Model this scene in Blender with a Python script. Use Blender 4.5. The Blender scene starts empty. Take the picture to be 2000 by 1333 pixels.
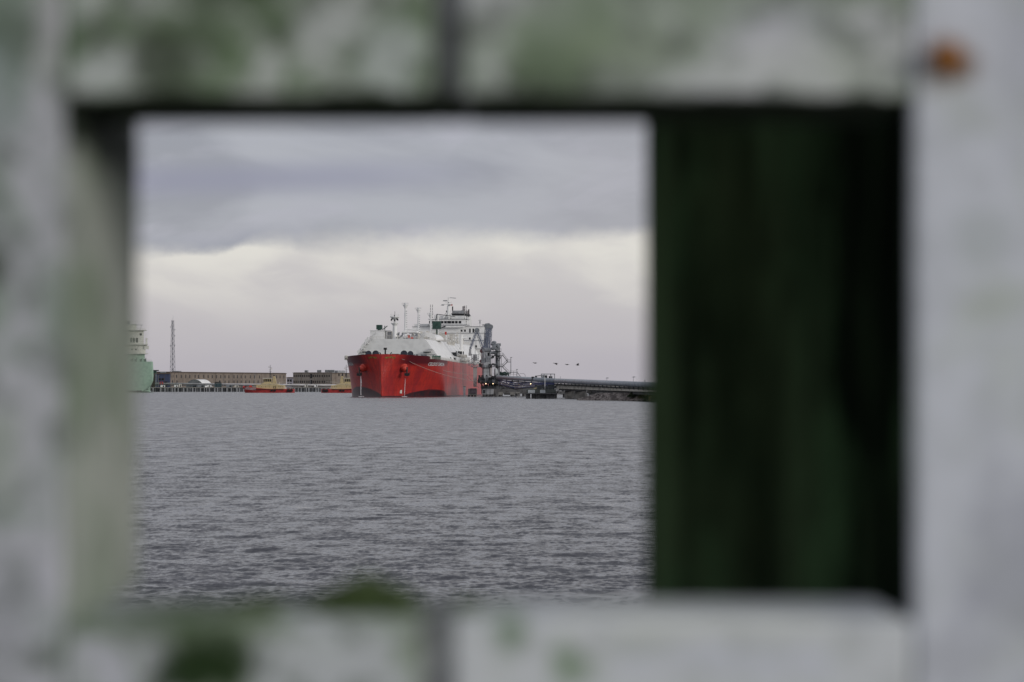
import bpy, math, random
import numpy as np
from mathutils import Vector, Matrix
sc = bpy.context.scene
R = math.radians
F = 5555.6          # focal length in photo pixels (100 mm on 36 mm)
H = 6.5             # eye height over the water
HOR = 750.0         # horizon row

# ---------------------------------------------------------------- camera
cd = bpy.data.cameras.new('camera'); cam = bpy.data.objects.new('camera', cd)
sc.collection.objects.link(cam); sc.camera = cam
cd.lens = 100; cd.sensor_width = 36; cd.clip_start = 0.05; cd.clip_end = 100000
cam.location = (0, 0, H); cam.rotation_euler = (R(90)+math.atan(83.5/F), 0, 0)
cd.dof.use_dof = True; cd.dof.focus_distance = 1450; cd.dof.aperture_fstop = 8.3
cd.dof.aperture_blades = 9
sc.view_settings.view_transform = 'Standard'; sc.view_settings.look = 'None'
sc.view_settings.exposure = 0; sc.view_settings.gamma = 1

def lin(r, g, b):
    f = lambda c: (c/255/12.92) if c <= 10 else ((c/255+0.055)/1.055)**2.4
    return (f(r), f(g), f(b), 1)

# ---------------------------------------------------------------- world (overcast sky)
SUN_AZ, SUN_EL = R(126), R(13)      # azimuth clockwise from +Y: light from behind and right
w = bpy.data.worlds.new('World'); sc.world = w; w.use_nodes = True
nt = w.node_tree; N = nt.nodes; L = nt.links
for n in list(N): N.remove(n)
def nd(t, **k):
    n = N.new(t)
    for a, b in k.items(): setattr(n, a, b)
    return n
def mth(op, a, b=None, c=None):
    n = N.new('ShaderNodeMath'); n.operation = op
    for i, v in enumerate((a, b, c)):
        if v is None: continue
        if isinstance(v, (int, float)): n.inputs[i].default_value = v
        else: L.new(v, n.inputs[i])
    return n.outputs[0]
def smooth(v, a, b):
    n = N.new('ShaderNodeMapRange'); n.interpolation_type = 'SMOOTHSTEP'
    n.inputs[1].default_value = a; n.inputs[2].default_value = b
    L.new(v, n.inputs[0]); return n.outputs[0]
def mixc(f, a, b):
    n = N.new('ShaderNodeMix'); n.data_type = 'RGBA'
    if isinstance(f, (int, float)): n.inputs[0].default_value = f
    else: L.new(f, n.inputs[0])
    for i, v in ((6, a), (7, b)):
        if isinstance(v, tuple): n.inputs[i].default_value = v
        else: L.new(v, n.inputs[i])
    return n.outputs[2]
def noise(vec, scale, detail=4, rough=.5, dist=0.0):
    n = N.new('ShaderNodeTexNoise'); n.inputs['Scale'].default_value = scale
    n.inputs['Detail'].default_value = detail; n.inputs['Roughness'].default_value = rough
    n.inputs['Distortion'].default_value = dist
    L.new(vec, n.inputs['Vector']); return n.outputs['Fac']
def comb(x, y, z=0.0):
    n = N.new('ShaderNodeCombineXYZ')
    for i, v in enumerate((x, y, z)):
        if isinstance(v, (int, float)): n.inputs[i].default_value = v
        else: L.new(v, n.inputs[i])
    return n.outputs[0]
out = nd('ShaderNodeOutputWorld'); bg = nd('ShaderNodeBackground'); bg.inputs[1].default_value = 0.1
tc = nd('ShaderNodeTexCoord'); sep = nd('ShaderNodeSeparateXYZ'); L.new(tc.outputs['Generated'], sep.inputs[0])
x, y, z = sep.outputs
az = mth('ARCTAN2', x, y); el = mth('ARCSINE', z)
v1 = comb(mth('ADD', mth('MULTIPLY', az, 13), mth('MULTIPLY', el, 9)), mth('MULTIPLY', el, 36), .35)
v2 = comb(mth('SUBTRACT', mth('MULTIPLY', az, 24), mth('MULTIPLY', el, 22)), mth('MULTIPLY', el, 60), 3.7)
n1 = noise(v1, 1.0, 5, .45, .3); n2 = noise(v2, 1.0, 5, .5, .3)
nb = noise(comb(mth('MULTIPLY', az, 48), mth('MULTIPLY', el, 60), 8.1), 1.0, 7, .62)
fc = nd('ShaderNodeFloatCurve'); cv = fc.mapping.curves[0]
pts_ = [(-6.3, 492), (-.135, 500), (-.103, 496), (-.088, 477), (-.079, 477), (-.074, 487), (-.054, 482), (-.047, 471), (0, 469), (.032, 463), (.049, 450), (.07, 440), (6.3, 455)]
q_ = [((a+.16)/.26, 1-(y_-430)/80) for a, y_ in pts_[1:-1]]
cv.points[0].location = (0, q_[0][1]); cv.points[1].location = (1, q_[-1][1])
for a in q_: cv.points.new(*a)
fc.mapping.update()
L.new(mth('DIVIDE', mth('ADD', az, .16), .26), fc.inputs['Value'])
ebase = mth('DIVIDE', mth('SUBTRACT', 750-430, mth('MULTIPLY', mth('SUBTRACT', 1, fc.outputs[0]), 80)), F)
edge = mth('ADD', ebase, mth('MULTIPLY', mth('SUBTRACT', nb, .5), 0.006))
dlt = mth('SUBTRACT', el, edge)
S = 10.0
def c10(r, g, b):
    q = lin(r, g, b); return (q[0]*S, q[1]*S, q[2]*S, 1)
low = mixc(smooth(el, 0.004, 0.05), c10(182, 178, 186), c10(225, 222, 216))
low = mixc(mth('MULTIPLY', smooth(n1, .42, .62), .6), low, c10(188, 184, 190))
low = mixc(mth('MULTIPLY', mth('MULTIPLY', smooth(n2, .5, .7), smooth(el, .02, .045)), .5), low, c10(228, 226, 220))
cl = mixc(smooth(n1, .36, .62), c10(175, 177, 186), c10(155, 157, 167))
cl = mixc(mth('MULTIPLY', smooth(n2, .46, .68), .6), cl, c10(180, 180, 192))
band = mth('MULTIPLY', smooth(mth('ABSOLUTE', mth('SUBTRACT', mth('SUBTRACT', el, mth('MULTIPLY', az, .03)), 0.0745)), .0095, 0.0), .7)
cl = mixc(mth('MULTIPLY', band, smooth(az, .02, -.07)), cl, c10(145, 146, 167))
lowb = mth('MULTIPLY', mth('MULTIPLY', smooth(dlt, .009, .001), smooth(az, -.03, -.09)), .6)
cl = mixc(lowb, cl, c10(148, 151, 165))
cl = mixc(mth('MULTIPLY', smooth(az, -.03, .045), .45), cl, c10(178, 177, 184))
upper = mixc(smooth(el, .15, .9), cl, c10(224, 227, 236))
n3 = noise(comb(mth('MULTIPLY', az, 17), mth('MULTIPLY', el, 25), 5.5), 1.0, 4)
wd_ = mth('MAXIMUM', .0013, mth('MULTIPLY', mth('SUBTRACT', n3, .36), .02))
dd_ = mth('DIVIDE', mth('ADD', dlt, mth('MULTIPLY', mth('SUBTRACT', n2, .5), .008)), wd_)
skyc = mixc(smooth(dd_, -1.0, 1.5), low, upper)
side = mixc(smooth(noise(comb(mth('MULTIPLY', az, 3), mth('MULTIPLY', el, 8), 1.3), 1.0, 5), .35, .7), c10(188, 190, 200), c10(216, 215, 217))
skyc = mixc(smooth(el, .12, .25), skyc, side)
sky = nd('ShaderNodeTexSky', sky_type='NISHITA'); sky.sun_disc = False
sky.sun_elevation = SUN_EL; sky.sun_rotation = SUN_AZ
tot = mixc(.06, skyc, sky.outputs[0])
L.new(tot, bg.inputs[0]); L.new(bg.outputs[0], out.inputs[0])

# ---------------------------------------------------------------- sun (veiled by cloud)
sd = bpy.data.lights.new('sun', 'SUN'); sd.energy = 1.3; sd.angle = R(16); sd.color = (1, .95, .88)
so = bpy.data.objects.new('sun', sd); sc.collection.objects.link(so)
sdir = Vector((math.sin(SUN_AZ)*math.cos(SUN_EL), math.cos(SUN_AZ)*math.cos(SUN_EL), math.sin(SUN_EL)))
so.rotation_euler = sdir.to_track_quat('Z', 'Y').to_euler()

# ---------------------------------------------------------------- helpers
def P(px, py, Y): return Vector(((px-1000)/F*Y, Y, H+(HOR-py)/F*Y))
def PX(px, Y): return (px-1000)/F*Y
def PZ(py, Y): return H+(HOR-py)/F*Y

def mat(name, col, rough=.6, metal=0, var=.18, scale=.6, col2=None, streak=False, bump=0.0, emis=None, spec=.4, cover=(.45, .62)):
    m = bpy.data.materials.new(name); m.use_nodes = True
    global N, L
    N, L = m.node_tree.nodes, m.node_tree.links
    b = N['Principled BSDF']
    b.inputs['Roughness'].default_value = rough; b.inputs['Metallic'].default_value = metal
    b.inputs['Specular IOR Level'].default_value = spec
    c = tuple(col[:3])+(1,)
    c2 = tuple(col2[:3])+(1,) if col2 else tuple(v*(1-var*2) for v in c[:3])+(1,)
    t = N.new('ShaderNodeTexCoord'); vec = t.outputs['Object']
    if streak:
        mp = N.new('ShaderNodeMapping'); mp.inputs['Scale'].default_value = (1, 1, .12); L.new(vec, mp.inputs[0]); vec = mp.outputs[0]
    f = noise(vec, scale, 6, .6)
    colr = mixc(smooth(f, *cover), c, c2)
    f2 = noise(vec, scale*7, 3, .5)
    colr = mixc(mth('MULTIPLY', smooth(f2, .4, .7), .35), colr, tuple(v*.72 for v in c2[:3])+(1,))
    L.new(colr, b.inputs['Base Color'])
    if bump:
        bn = N.new('ShaderNodeBump'); bn.inputs['Strength'].default_value = bump; bn.inputs['Distance'].default_value = .02
        L.new(f2, bn.inputs['Height']); L.new(bn.outputs[0], b.inputs['Normal'])
    if emis:
        b.inputs['Emission Color'].default_value = tuple(emis[:3])+(1,); b.inputs['Emission Strength'].default_value = emis[3]
    return m

class MB:
    def __init__(s): s.v = []; s.f = []; s.sm = False
    def add(s, vs, fs):
        o = len(s.v); s.v += [tuple(a) for a in vs]; s.f += [tuple(i+o for i in f) for f in fs]; return s
    def box(s, c, d, rz=0, taper=1.0):
        hx, hy, hz = d[0]/2, d[1]/2, d[2]/2; cr, sr = math.cos(rz), math.sin(rz); vs = []
        for k in (-1, 1):
            t = taper if k > 0 else 1
            for a, b in ((-1, -1), (1, -1), (1, 1), (-1, 1)):
                X, Y = a*hx*t, b*hy*t
                vs.append((c[0]+X*cr-Y*sr, c[1]+X*sr+Y*cr, c[2]+k*hz))
        return s.add(vs, [(3, 2, 1, 0), (4, 5, 6, 7), (0, 1, 5, 4), (1, 2, 6, 5), (2, 3, 7, 6), (3, 0, 4, 7)])
    def bb(s, x0, x1, y0, y1, z0, z1): return s.box(((x0+x1)/2, (y0+y1)/2, (z0+z1)/2), (x1-x0, y1-y0, z1-z0))
    def tube(s, p0, p1, r, n=8, r1=None, cap=True):
        p0, p1 = Vector(p0), Vector(p1); d = (p1-p0)
        if d.length < 1e-6: return s
        r1 = r if r1 is None else r1
        u = d.orthogonal().normalized(); v = d.normalized().cross(u); vs = []
        for p, q in ((p0, r), (p1, r1)):
            for i in range(n):
                a = 2*math.pi*i/n; vs.append(p+u*(q*math.cos(a))+v*(q*math.sin(a)))
        fs = [(i, (i+1) % n, n+(i+1) % n, n+i) for i in range(n)]
        if cap: fs += [tuple(range(n-1, -1, -1)), tuple(range(n, 2*n))]
        return s.add(vs, fs)
    def bar(s, p0, p1, w=.1): return s.tube(p0, p1, w/2*1.2, 4)
    def path(s, pts, r, n=8):
        for a, b in zip(pts[:-1], pts[1:]): s.tube(a, b, r, n)
        return s
    def ell(s, c, r, nu=12, nv=8, zmin=-1.0):
        vs = []; fs = []
        for j in range(nv+1):
            t = -math.pi/2+math.pi*j/nv; zz = max(math.sin(t), zmin)
            for i in range(nu):
                a = 2*math.pi*i/nu; vs.append((c[0]+r[0]*math.cos(t)*math.cos(a), c[1]+r[1]*math.cos(t)*math.sin(a), c[2]+r[2]*zz))
        for j in range(nv):
            for i in range(nu):
                fs.append((j*nu+i, j*nu+(i+1) % nu, (j+1)*nu+(i+1) % nu, (j+1)*nu+i))
        return s.add(vs, fs)
    def prism(s, poly, a, b, axis='y'):
        n = len(poly); vs = []
        for t in (a, b):
            for (p, q) in poly:
                vs.append({'y': (p, t, q), 'x': (t, p, q), 'z': (p, q, t)}[axis])
        return s.add(vs, [tuple(range(n-1, -1, -1)), tuple(range(n, 2*n))]+[(i, (i+1) % n, n+(i+1) % n, n+i) for i in range(n)])
    def rail(s, pts, h=1.1, step=2.0, r=.05, rows=2):
        for a, b in zip(pts[:-1], pts[1:]):
            a, b = Vector(a), Vector(b); n = max(1, int((b-a).length/step))
            for i in range(n+1):
                p = a.lerp(b, i/n); s.tube(p, p+Vector((0, 0, h)), r, 4, cap=False)
            for k in range(rows):
                o = Vector((0, 0, h*(k+1)/rows)); s.tube(a+o, b+o, r, 4, cap=False)
        return s
    def lattice(s, p0, p1, w, n, r=.08, w1=None):
        p0, p1 = Vector(p0), Vector(p1); d = (p1-p0); w1 = w if w1 is None else w1
        u = d.orthogonal().normalized(); v = d.normalized().cross(u)
        cor = lambda t, k: p0+d*t+(u*[-1, 1, 1, -1][k]+v*[-1, -1, 1, 1][k])*((w+(w1-w)*t)/2)
        for k in range(4): s.tube(cor(0, k), cor(1, k), r*1.4, 4)
        for i in range(n):
            for k in range(4):
                a, b = (i/n, (i+1)/n) if (i+k) % 2 else ((i+1)/n, i/n)
                s.tube(cor(a, k), cor(b, (k+1) % 4), r, 4, cap=False)
                s.tube(cor(i/n, k), cor(i/n, (k+1) % 4), r, 4, cap=False)
        return s
    def build(s, name, m, parent=None, smooth=False, bevel=0, off=None):
        me = bpy.data.meshes.new(name)
        vs = s.v
        if off is not None: vs = [(a[0]-off[0], a[1]-off[1], a[2]-off[2]) for a in vs]
        me.from_pydata(vs, [], s.f); me.update()
        if smooth:
            for p in me.polygons: p.use_smooth = True
        me.materials.append(m)
        o = bpy.data.objects.new(name, me); sc.collection.objects.link(o)
        if parent: o.parent = parent
        if bevel:
            b = o.modifiers.new('bevel', 'BEVEL'); b.width = bevel; b.segments = 2
        return o
def tag(o, label=None, cat=None, group=None, kind=None):
    if label: o['label'] = label
    if cat: o['category'] = cat
    if group: o['group'] = group
    if kind: o['kind'] = kind
    return o
def thing(name, label, cat, loc=(0, 0, 0), rz=0, group=None):
    o = bpy.data.objects.new(name, None); sc.collection.objects.link(o)
    o.location = loc; o.rotation_euler = (0, 0, rz); o.empty_display_size = .5
    return tag(o, label, cat, group)
def copy_tree(o, parent=None):
    c = o.copy(); sc.collection.objects.link(c); c.parent = parent
    for ch in list(o.children): copy_tree(ch, c)
    return c
def text_pts(s, size):
    """letters as flat triangles: (verts2d, faces), left edge at 0"""
    cu = bpy.data.curves.new('t', 'FONT'); cu.body = s; cu.size = size; cu.resolution_u = 2; cu.offset = size*.018
    o = bpy.data.objects.new('t', cu); sc.collection.objects.link(o)
    me = o.to_mesh(); vs = [(v.co.x, v.co.y) for v in me.vertices]; fs = [tuple(p.vertices) for p in me.polygons]
    o.to_mesh_clear(); bpy.data.objects.remove(o); bpy.data.curves.remove(cu)
    return vs, fs

# ---------------------------------------------------------------- water (one sheet of real waves)
rng = np.random.default_rng(5)
def water():
    py = np.linspace(545, 13.5, 1150); rows = H*F/py
    rows = np.concatenate([[-400, 2, 20, 45, 58], rows, [3200, 6000, 15000, 60000]])
    ax = np.linspace(-.150, .066, 900)
    ax = np.concatenate([[-6, -2.0, -.8, -.4, -.22], ax, [.12, .25, .5, 1.2, 3, 8]])
    Yg, A = np.meshgrid(rows, ax, indexing='ij')
    X = A*np.maximum(Yg, 60); Z = np.zeros_like(X)
    step = np.gradient(rows); step = np.abs(step)[:, None]*np.ones_like(X)
    amp_in = ((Yg > 62) & (A > -.151) & (A < .067)).astype(float)
    dx = np.zeros_like(X); dy = np.zeros_like(X)
    pg = 1+.35*np.sin(X*.021+Yg*.013+1)*np.sin(Yg*.017-X*.009)+.2*np.sin(X*.06-Yg*.05)
    for i in range(90):
        lam = 0.32*(6/0.32)**rng.random(); k = 2*math.pi/lam
        th = rng.normal(R(252), R(36)); a = 0.0155*lam**.9*(1 if lam < 3 else (3/lam)**1.6)*rng.uniform(.5, 1.3)*.175
        ph = rng.random()*6.28; kx, ky = k*math.cos(th), k*math.sin(th)
        att = np.clip(lam/(step*2.6), 0, 1)**1.5
        arg = kx*X+ky*Yg+ph
        Z += att*a*np.sin(arg); q = att*a*.75*np.cos(arg); dx += q*math.cos(th); dy += q*math.sin(th)
    Z *= amp_in*pg; X = X+dx*amp_in; Yg = Yg+dy*amp_in
    nr, nc = X.shape
    co = np.stack([X, Yg, Z], -1).reshape(-1, 3).astype(np.float32)
    idx = np.arange(nr*nc).reshape(nr, nc)
    q = np.stack([idx[:-1, :-1], idx[:-1, 1:], idx[1:, 1:], idx[1:, :-1]], -1).reshape(-1, 4)
    me = bpy.data.meshes.new('water')
    me.vertices.add(len(co)); me.vertices.foreach_set('co', co.ravel())
    me.loops.add(q.size); me.loops.foreach_set('vertex_index', q.ravel().astype(np.int32))
    me.polygons.add(len(q)); me.polygons.foreach_set('loop_start', (np.arange(len(q))*4).astype(np.int32))
    me.polygons.foreach_set('loop_total', np.full(len(q), 4, np.int32))
    me.polygons.foreach_set('use_smooth', np.ones(len(q), bool))
    me.update(calc_edges=True)
    m = bpy.data.materials.new('water'); m.use_nodes = True
    global N, L
    N, L = m.node_tree.nodes, m.node_tree.links
    b = N['Principled BSDF']
    b.inputs['Roughness'].default_value = .14; b.inputs['IOR'].default_value = 1.33
    g = N.new('ShaderNodeNewGeometry'); pos = g.outputs['Position']
    mp = N.new('ShaderNodeMapping'); mp.inputs['Scale'].default_value = (1, .75, 1); L.new(pos, mp.inputs[0])
    def ncol(scale, detail):
        n = N.new('ShaderNodeTexNoise'); n.inputs['Scale'].default_value = scale; n.inputs['Detail'].default_value = detail
        L.new(mp.outputs[0], n.inputs['Vector']); return n
    gust = smooth(noise(pos, .012, 4, .6), .35, .65)
    n_ = ncol(5.0, 4); n2_ = ncol(.55, 2)
    vm = N.new('ShaderNodeVectorMath'); vm.operation = 'SUBTRACT'; L.new(n_.outputs['Color'], vm.inputs[0]); vm.inputs[1].default_value = (.5, .5, .5)
    vm2 = N.new('ShaderNodeVectorMath'); vm2.operation = 'SUBTRACT'; L.new(n2_.outputs['Color'], vm2.inputs[0]); vm2.inputs[1].default_value = (.5, .5, .5)
    ad = N.new('ShaderNodeVectorMath'); ad.operation = 'ADD'; L.new(vm.outputs[0], ad.inputs[0]); L.new(vm2.outputs[0], ad.inputs[1])
    ml = N.new('ShaderNodeVectorMath'); ml.operation = 'MULTIPLY'; L.new(ad.outputs[0], ml.inputs[0]); ml.inputs[1].default_value = (1.0, 1.0, 0)
    sc_ = N.new('ShaderNodeVectorMath'); sc_.operation = 'SCALE'; L.new(ml.outputs[0], sc_.inputs[0])
    L.new(mth('ADD', .42, mth('MULTIPLY', gust, .3)), sc_.inputs['Scale'])
    na = N.new('ShaderNodeVectorMath'); na.operation = 'ADD'; L.new(g.outputs['Normal'], na.inputs[0]); L.new(sc_.outputs[0], na.inputs[1])
    def stretched(sx_, sy_, det):
        q = N.new('ShaderNodeMapping'); q.inputs['Scale'].default_value = (sx_, sy_, 1); L.new(pos, q.inputs[0]); return noise(q.outputs[0], 1.0, det, .62)
    tl = mth('ADD', mth('MULTIPLY', mth('SUBTRACT', stretched(1.1, .11, 7), .5), .34), mth('MULTIPLY', mth('SUBTRACT', stretched(4.5, 1.3, 6), .5), .42))
    tl = mth('SUBTRACT', tl, .13)
    tv = comb(0, tl, 0)
    nt_ = N.new('ShaderNodeVectorMath'); nt_.operation = 'ADD'; L.new(na.outputs[0], nt_.inputs[0]); L.new(tv, nt_.inputs[1])
    nn = N.new('ShaderNodeVectorMath'); nn.operation = 'NORMALIZE'; L.new(nt_.outputs[0], nn.inputs[0])
    L.new(nn.outputs[0], b.inputs['Normal'])
    L.new(mixc(gust, (.036, .039, .050, 1), (.048, .050, .061, 1)), b.inputs['Base Color'])
    me.materials.append(m)
    o = bpy.data.objects.new('water', me); sc.collection.objects.link(o)
    tag(o, 'choppy grey harbour water', None, None, 'structure')
water()

# ---------------------------------------------------------------- materials
M = {}
M['conc'] = mat('concrete', (.24, .235, .225), .85, var=.2, scale=.4)
M['conc_d'] = mat('weathered_concrete', (.125, .125, .13), .9, var=.25, scale=.5)
M['steel_d'] = mat('dark_steel', (.04, .045, .05), .6, var=.2)
M['steel'] = mat('grey_steel', (.22, .24, .265), .5, var=.2)
M['bluesteel'] = mat('blue_grey_steel', (.19, .22, .30), .5, var=.25, scale=1.5)
M['galv'] = mat('galvanised_steel', (.34, .35, .37), .45, var=.15)
M['white'] = mat('white_ship_paint', (.78, .785, .78), .45, var=.03, scale=.05, cover=(.5, .8))
M['offwhite'] = mat('cream_white_paint', (.62, .60, .55), .5, var=.12, scale=.3)
M['hullred'] = None
M['redp'] = mat('orange_red_paint', (.55, .055, .035), .45, var=.1, scale=.5)
M['tugred'] = mat('tug_red_paint', (.42, .045, .045), .5, var=.15, scale=.5)
M['cream'] = mat('tug_cream_paint', (.50, .41, .23), .5, var=.1, scale=.5)
M['green'] = mat('deck_green_paint', (.03, .075, .06), .55, var=.2)
M['glass'] = mat('dark_glass', (.012, .014, .018), .35, var=.1, spec=.3)
M['black'] = mat('black_paint', (.015, .016, .018), .5, var=.1)
M['blackr'] = mat('black_rubber', (.012, .012, .013), .8, var=.1)
M['yellow'] = mat('yellow_paint', (.5, .38, .03), .5, var=.1)
M['bldg'] = mat('tan_wall_panel', (.235, .195, .165), .85, var=.1, scale=.08)
M['bldg2'] = mat('grey_tan_wall_panel', (.19, .17, .155), .85, var=.1, scale=.08)
M['bldg3'] = mat('pale_lilac_wall', (.3, .29, .34), .85, var=.08, scale=.08)
M['roof'] = mat('brown_roof_trim', (.11, .085, .075), .8, var=.1)
M['bluewall'] = mat('slate_blue_cladding', (.05, .065, .13), .7, var=.2, scale=.2)
M['pipe'] = mat('pale_pipe_cladding', (.5, .49, .5), .45, var=.12, scale=.2)
M['pipeb'] = mat('blue_grey_pipe_cladding', (.26, .29, .33), .4, var=.12, scale=.2)
M['bluepipe'] = mat('blue_pipe_paint', (.035, .05, .16), .5, var=.2)
M['pile'] = mat('sheet_pile_steel', (.17, .175, .185), .85, var=.3, scale=.5, streak=True)
M['rope'] = mat('pale_rope', (.45, .40, .36), .9)
M['lamp'] = mat('lit_lamp', (.8, .7, .5), .5, emis=(1, .72, .4, 3.0))
M['lampw'] = mat('lit_white_lamp', (.8, .8, .8), .5, emis=(1, .95, .9, 2.5))
M['wpaint'] = mat('white_sign_paint', (.62, .66, .68), .5, var=.06)

# ---------------------------------------------------------------- foreground screen
WY = 1.0
def wood(name, base, alg, blobs=(), shade_moss_edge=None, alg_cov=(.45, .57), grain='z', scale=19, speck=.72):
    """worn paint with algae; blobs = (px, py, rx, ry, strength, colour) growths, or a painted corner shade, at a set place"""
    m = bpy.data.materials.new(name); m.use_nodes = True
    global N, L
    N, L = m.node_tree.nodes, m.node_tree.links
    b = N['Principled BSDF']; b.inputs['Roughness'].default_value = .8; b.inputs['Specular IOR Level'].default_value = .2
    K = 1.55; base = tuple(v*K for v in base); alg = tuple(v*K for v in alg)
    g = N.new('ShaderNodeTexCoord'); pos = g.outputs['Object']
    sp = N.new('ShaderNodeSeparateXYZ'); L.new(pos, sp.inputs[0])
    f = noise(pos, scale, 9, .68, .4); f2 = noise(pos, scale*3.2, 8, .66)
    mp = N.new('ShaderNodeMapping'); mp.inputs['Scale'].default_value = {'z': (60, 60, 5), 'x': (5, 60, 60)}[grain]; L.new(pos, mp.inputs[0])
    gr = noise(mp.outputs[0], 1.0, 5, .6)
    col = mixc(smooth(f, *alg_cov), tuple(base)+(1,), tuple(alg)+(1,))
    col = mixc(mth('MULTIPLY', smooth(f2, .47, .6), speck), col, tuple(v*.45 for v in alg)+(1,))
    col = mixc(mth('MULTIPLY', smooth(gr, .5, .75), .3), col, tuple(v*.4 for v in base)+(1,))
    for (px, py, rx, ry, st, bc) in blobs:
        dx = mth('MULTIPLY', mth('SUBTRACT', sp.outputs[0], (px-1000)/F), F/rx)
        dz = mth('MULTIPLY', mth('SUBTRACT', sp.outputs[2], (750-py)/F), F/ry)
        d = mth('SQRT', mth('ADD', mth('MULTIPLY', dx, dx), mth('MULTIPLY', dz, dz)))
        d = mth('ADD', d, mth('MULTIPLY', mth('SUBTRACT', f2, .5), 3.4))
        col = mixc(mth('MULTIPLY', smooth(d, 1.15, .45), st), col, tuple(v*(K if max(bc) > .06 else 1) for v in bc)+(1,))
    if shade_moss_edge:
        zz = mth('SUBTRACT', sp.outputs[2], mth('MULTIPLY', mth('SUBTRACT', noise(pos, 30, 5, .6), .42), shade_moss_edge[1]))
        col = mixc(mth('MULTIPLY', smooth(zz, shade_moss_edge[0]+.0018, shade_moss_edge[0]), .93), col, (.013, .02, .009, 1))  # shade of the board's underside painted in near-black, with a mossy ragged edge
    L.new(col, b.inputs['Base Color'])
    bn = N.new('ShaderNodeBump'); bn.inputs['Strength'].default_value = .4; bn.inputs['Distance'].default_value = .002
    L.new(gr, bn.inputs['Height']); L.new(bn.outputs[0], b.inputs['Normal'])
    return m
MOSS = (.018, .035, .008); CORNER_SHADE = (.012, .022, .010); ALG = (.16, .205, .13); PALE = (.34, .37, .37); LIL = (.34, .34, .40)
scr = thing('wooden_screen', 'out of focus weathered white painted timber screen with green algae around a square opening', 'wooden screen', (0, WY, H))
sx = lambda px: (px-1000)/F
sz = lambda py: (HOR-py)/F
ZT, ZB = .75, -1.6
b = MB().bb(-.62, sx(125), -.0044, .0035, ZB, ZT)
b.build('side_board', wood('wood_left', (.305, .315, .34), (.15, .19, .155),
    [(0, 150, 60, 160, .5, (.10, .14, .12)), (-10, 520, 40, 50, .85, MOSS), (10, 900, 40, 120, .3, ALG), (95, 60, 40, 150, .35, (.40, .37, .42)), (30, 1200, 120, 160, .35, LIL)], grain='z'), scr, bevel=.002)
# the inner face of the opening on the left: a second board, greener
b = MB().bb(sx(125)-.030, sx(125)+.0036, .004, .170, sz(1209)+.0003, sz(195)-.0005)
b.bb(sx(125)-.030, sx(125)+.0036, .0945, .170, sz(195)+.0005, ZT)
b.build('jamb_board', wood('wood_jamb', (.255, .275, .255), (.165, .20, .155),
    [(125, 225, 200, 75, .97, CORNER_SHADE), (125, 1000, 90, 160, .5, (.29, .31, .285))], grain='z', scale=14, speck=.35), scr)  # dark blob paints the shade of the top corner into the colour
# top: two boards with a gap that shows the strip behind
b = MB().bb(sx(125)+.0005, sx(845), -.004, .093, sz(195), ZT)
b.build('top_board', wood('wood_top_left', (.31, .33, .32), (.095, .135, .08),
    [(325, 120, 85, 80, .85, MOSS), (440, -10, 120, 40, .55, MOSS), (200, 130, 60, 60, .3, PALE), (760, 110, 85, 90, .75, (.33, .36, .355)), (640, 60, 90, 50, .35, (.29, .31, .31)),
     (370, 212, 190, 26, .75, MOSS), (780, 216, 60, 18, .8, MOSS), (130, 60, 45, 120, .4, (.08, .13, .08)), (500, 200, 420, 14, .6, MOSS)], grain='x', shade_moss_edge=(sz(195)+.0004, .012)), scr, bevel=.002)
b = MB().bb(sx(906), sx(1779), -.004, .093, sz(195), ZT)
b.build('top_board', wood('wood_top_right', (.36, .375, .385), (.20, .235, .195),
    [(1095, 150, 110, 60, .9, MOSS), (1110, 60, 110, 130, .75, (.12, .16, .105)), (1230, 110, 120, 60, .45, ALG), (990, 195, 70, 26, .7, MOSS), (1350, 190, 200, 12, .6, MOSS), (1540, 60, 130, 90, .4, LIL), (1620, 130, 190, 60, .5, (.38, .40, .385))], grain='x', shade_moss_edge=(sz(195)+.0001, .006)), scr, bevel=.002)
b = MB().bb(sx(845)+.0004, sx(906)-.0004, -.0025, .089, sz(195), ZT)
b.build('backing_strip', wood('wood_strip', (.085, .09, .098), (.06, .068, .065), [], grain='z', shade_moss_edge=(sz(195)+.0004, .008)), scr)
b = MB().bb(sx(1783)+.0001, .62, -.0042, .006, ZB, ZT)
rb = b.build('side_board', wood('wood_right', (.40, .42, .465), (.33, .36, .345),
    [(1920, 470, 80, 60, .4, (.22, .25, .24)), (1990, 1120, 150, 200, .7, (.24, .25, .29)), (1850, 1290, 90, 60, .5, (.24, .25, .28)), (1990, 90, 60, 220, .4, (.25, .26, .31)),
     (1845, 118, 60, 56, .85, (.10, .058, .03))], grain='z', alg_cov=(.5, .7), speck=.16), scr, bevel=.002)
# bottom boards
b = MB().bb(sx(125)+.0005, sx(822), -.004, .093, ZB, sz(1209))
b.build('bottom_board', wood('wood_bottom_left', (.32, .34, .355), (.16, .20, .145),
    [(405, 1285, 120, 84, .98, (.012, .03, .006)), (330, 1225, 170, 30, .75, (.045, .07, .035)), (235, 1275, 70, 40, .4, LIL), (170, 1320, 90, 60, .4, LIL), (600, 1255, 120, 30, .4, PALE), (700, 1188, 110, 14, .7, MOSS), (440, 1196, 60, 12, .5, MOSS)], grain='x'), scr, bevel=.002)
b = MB().bb(sx(885), sx(1779), -.004, .093, ZB, sz(1209))
b.build('bottom_board', wood('wood_bottom_right', (.39, .41, .43), (.31, .34, .315),
    [(1000, 1240, 50, 40, .75, (.09, .14, .08)), (1118, 1300, 50, 50, .7, (.09, .15, .07)), (1400, 1215, 330, 24, .4, (.42, .44, .40)), (1450, 1290, 200, 40, .5, (.38, .40, .46)), (1230, 1256, 100, 20, .4, (.24, .27, .24))], grain='x', alg_cov=(.5, .7), speck=.2), scr, bevel=.002)
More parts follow.
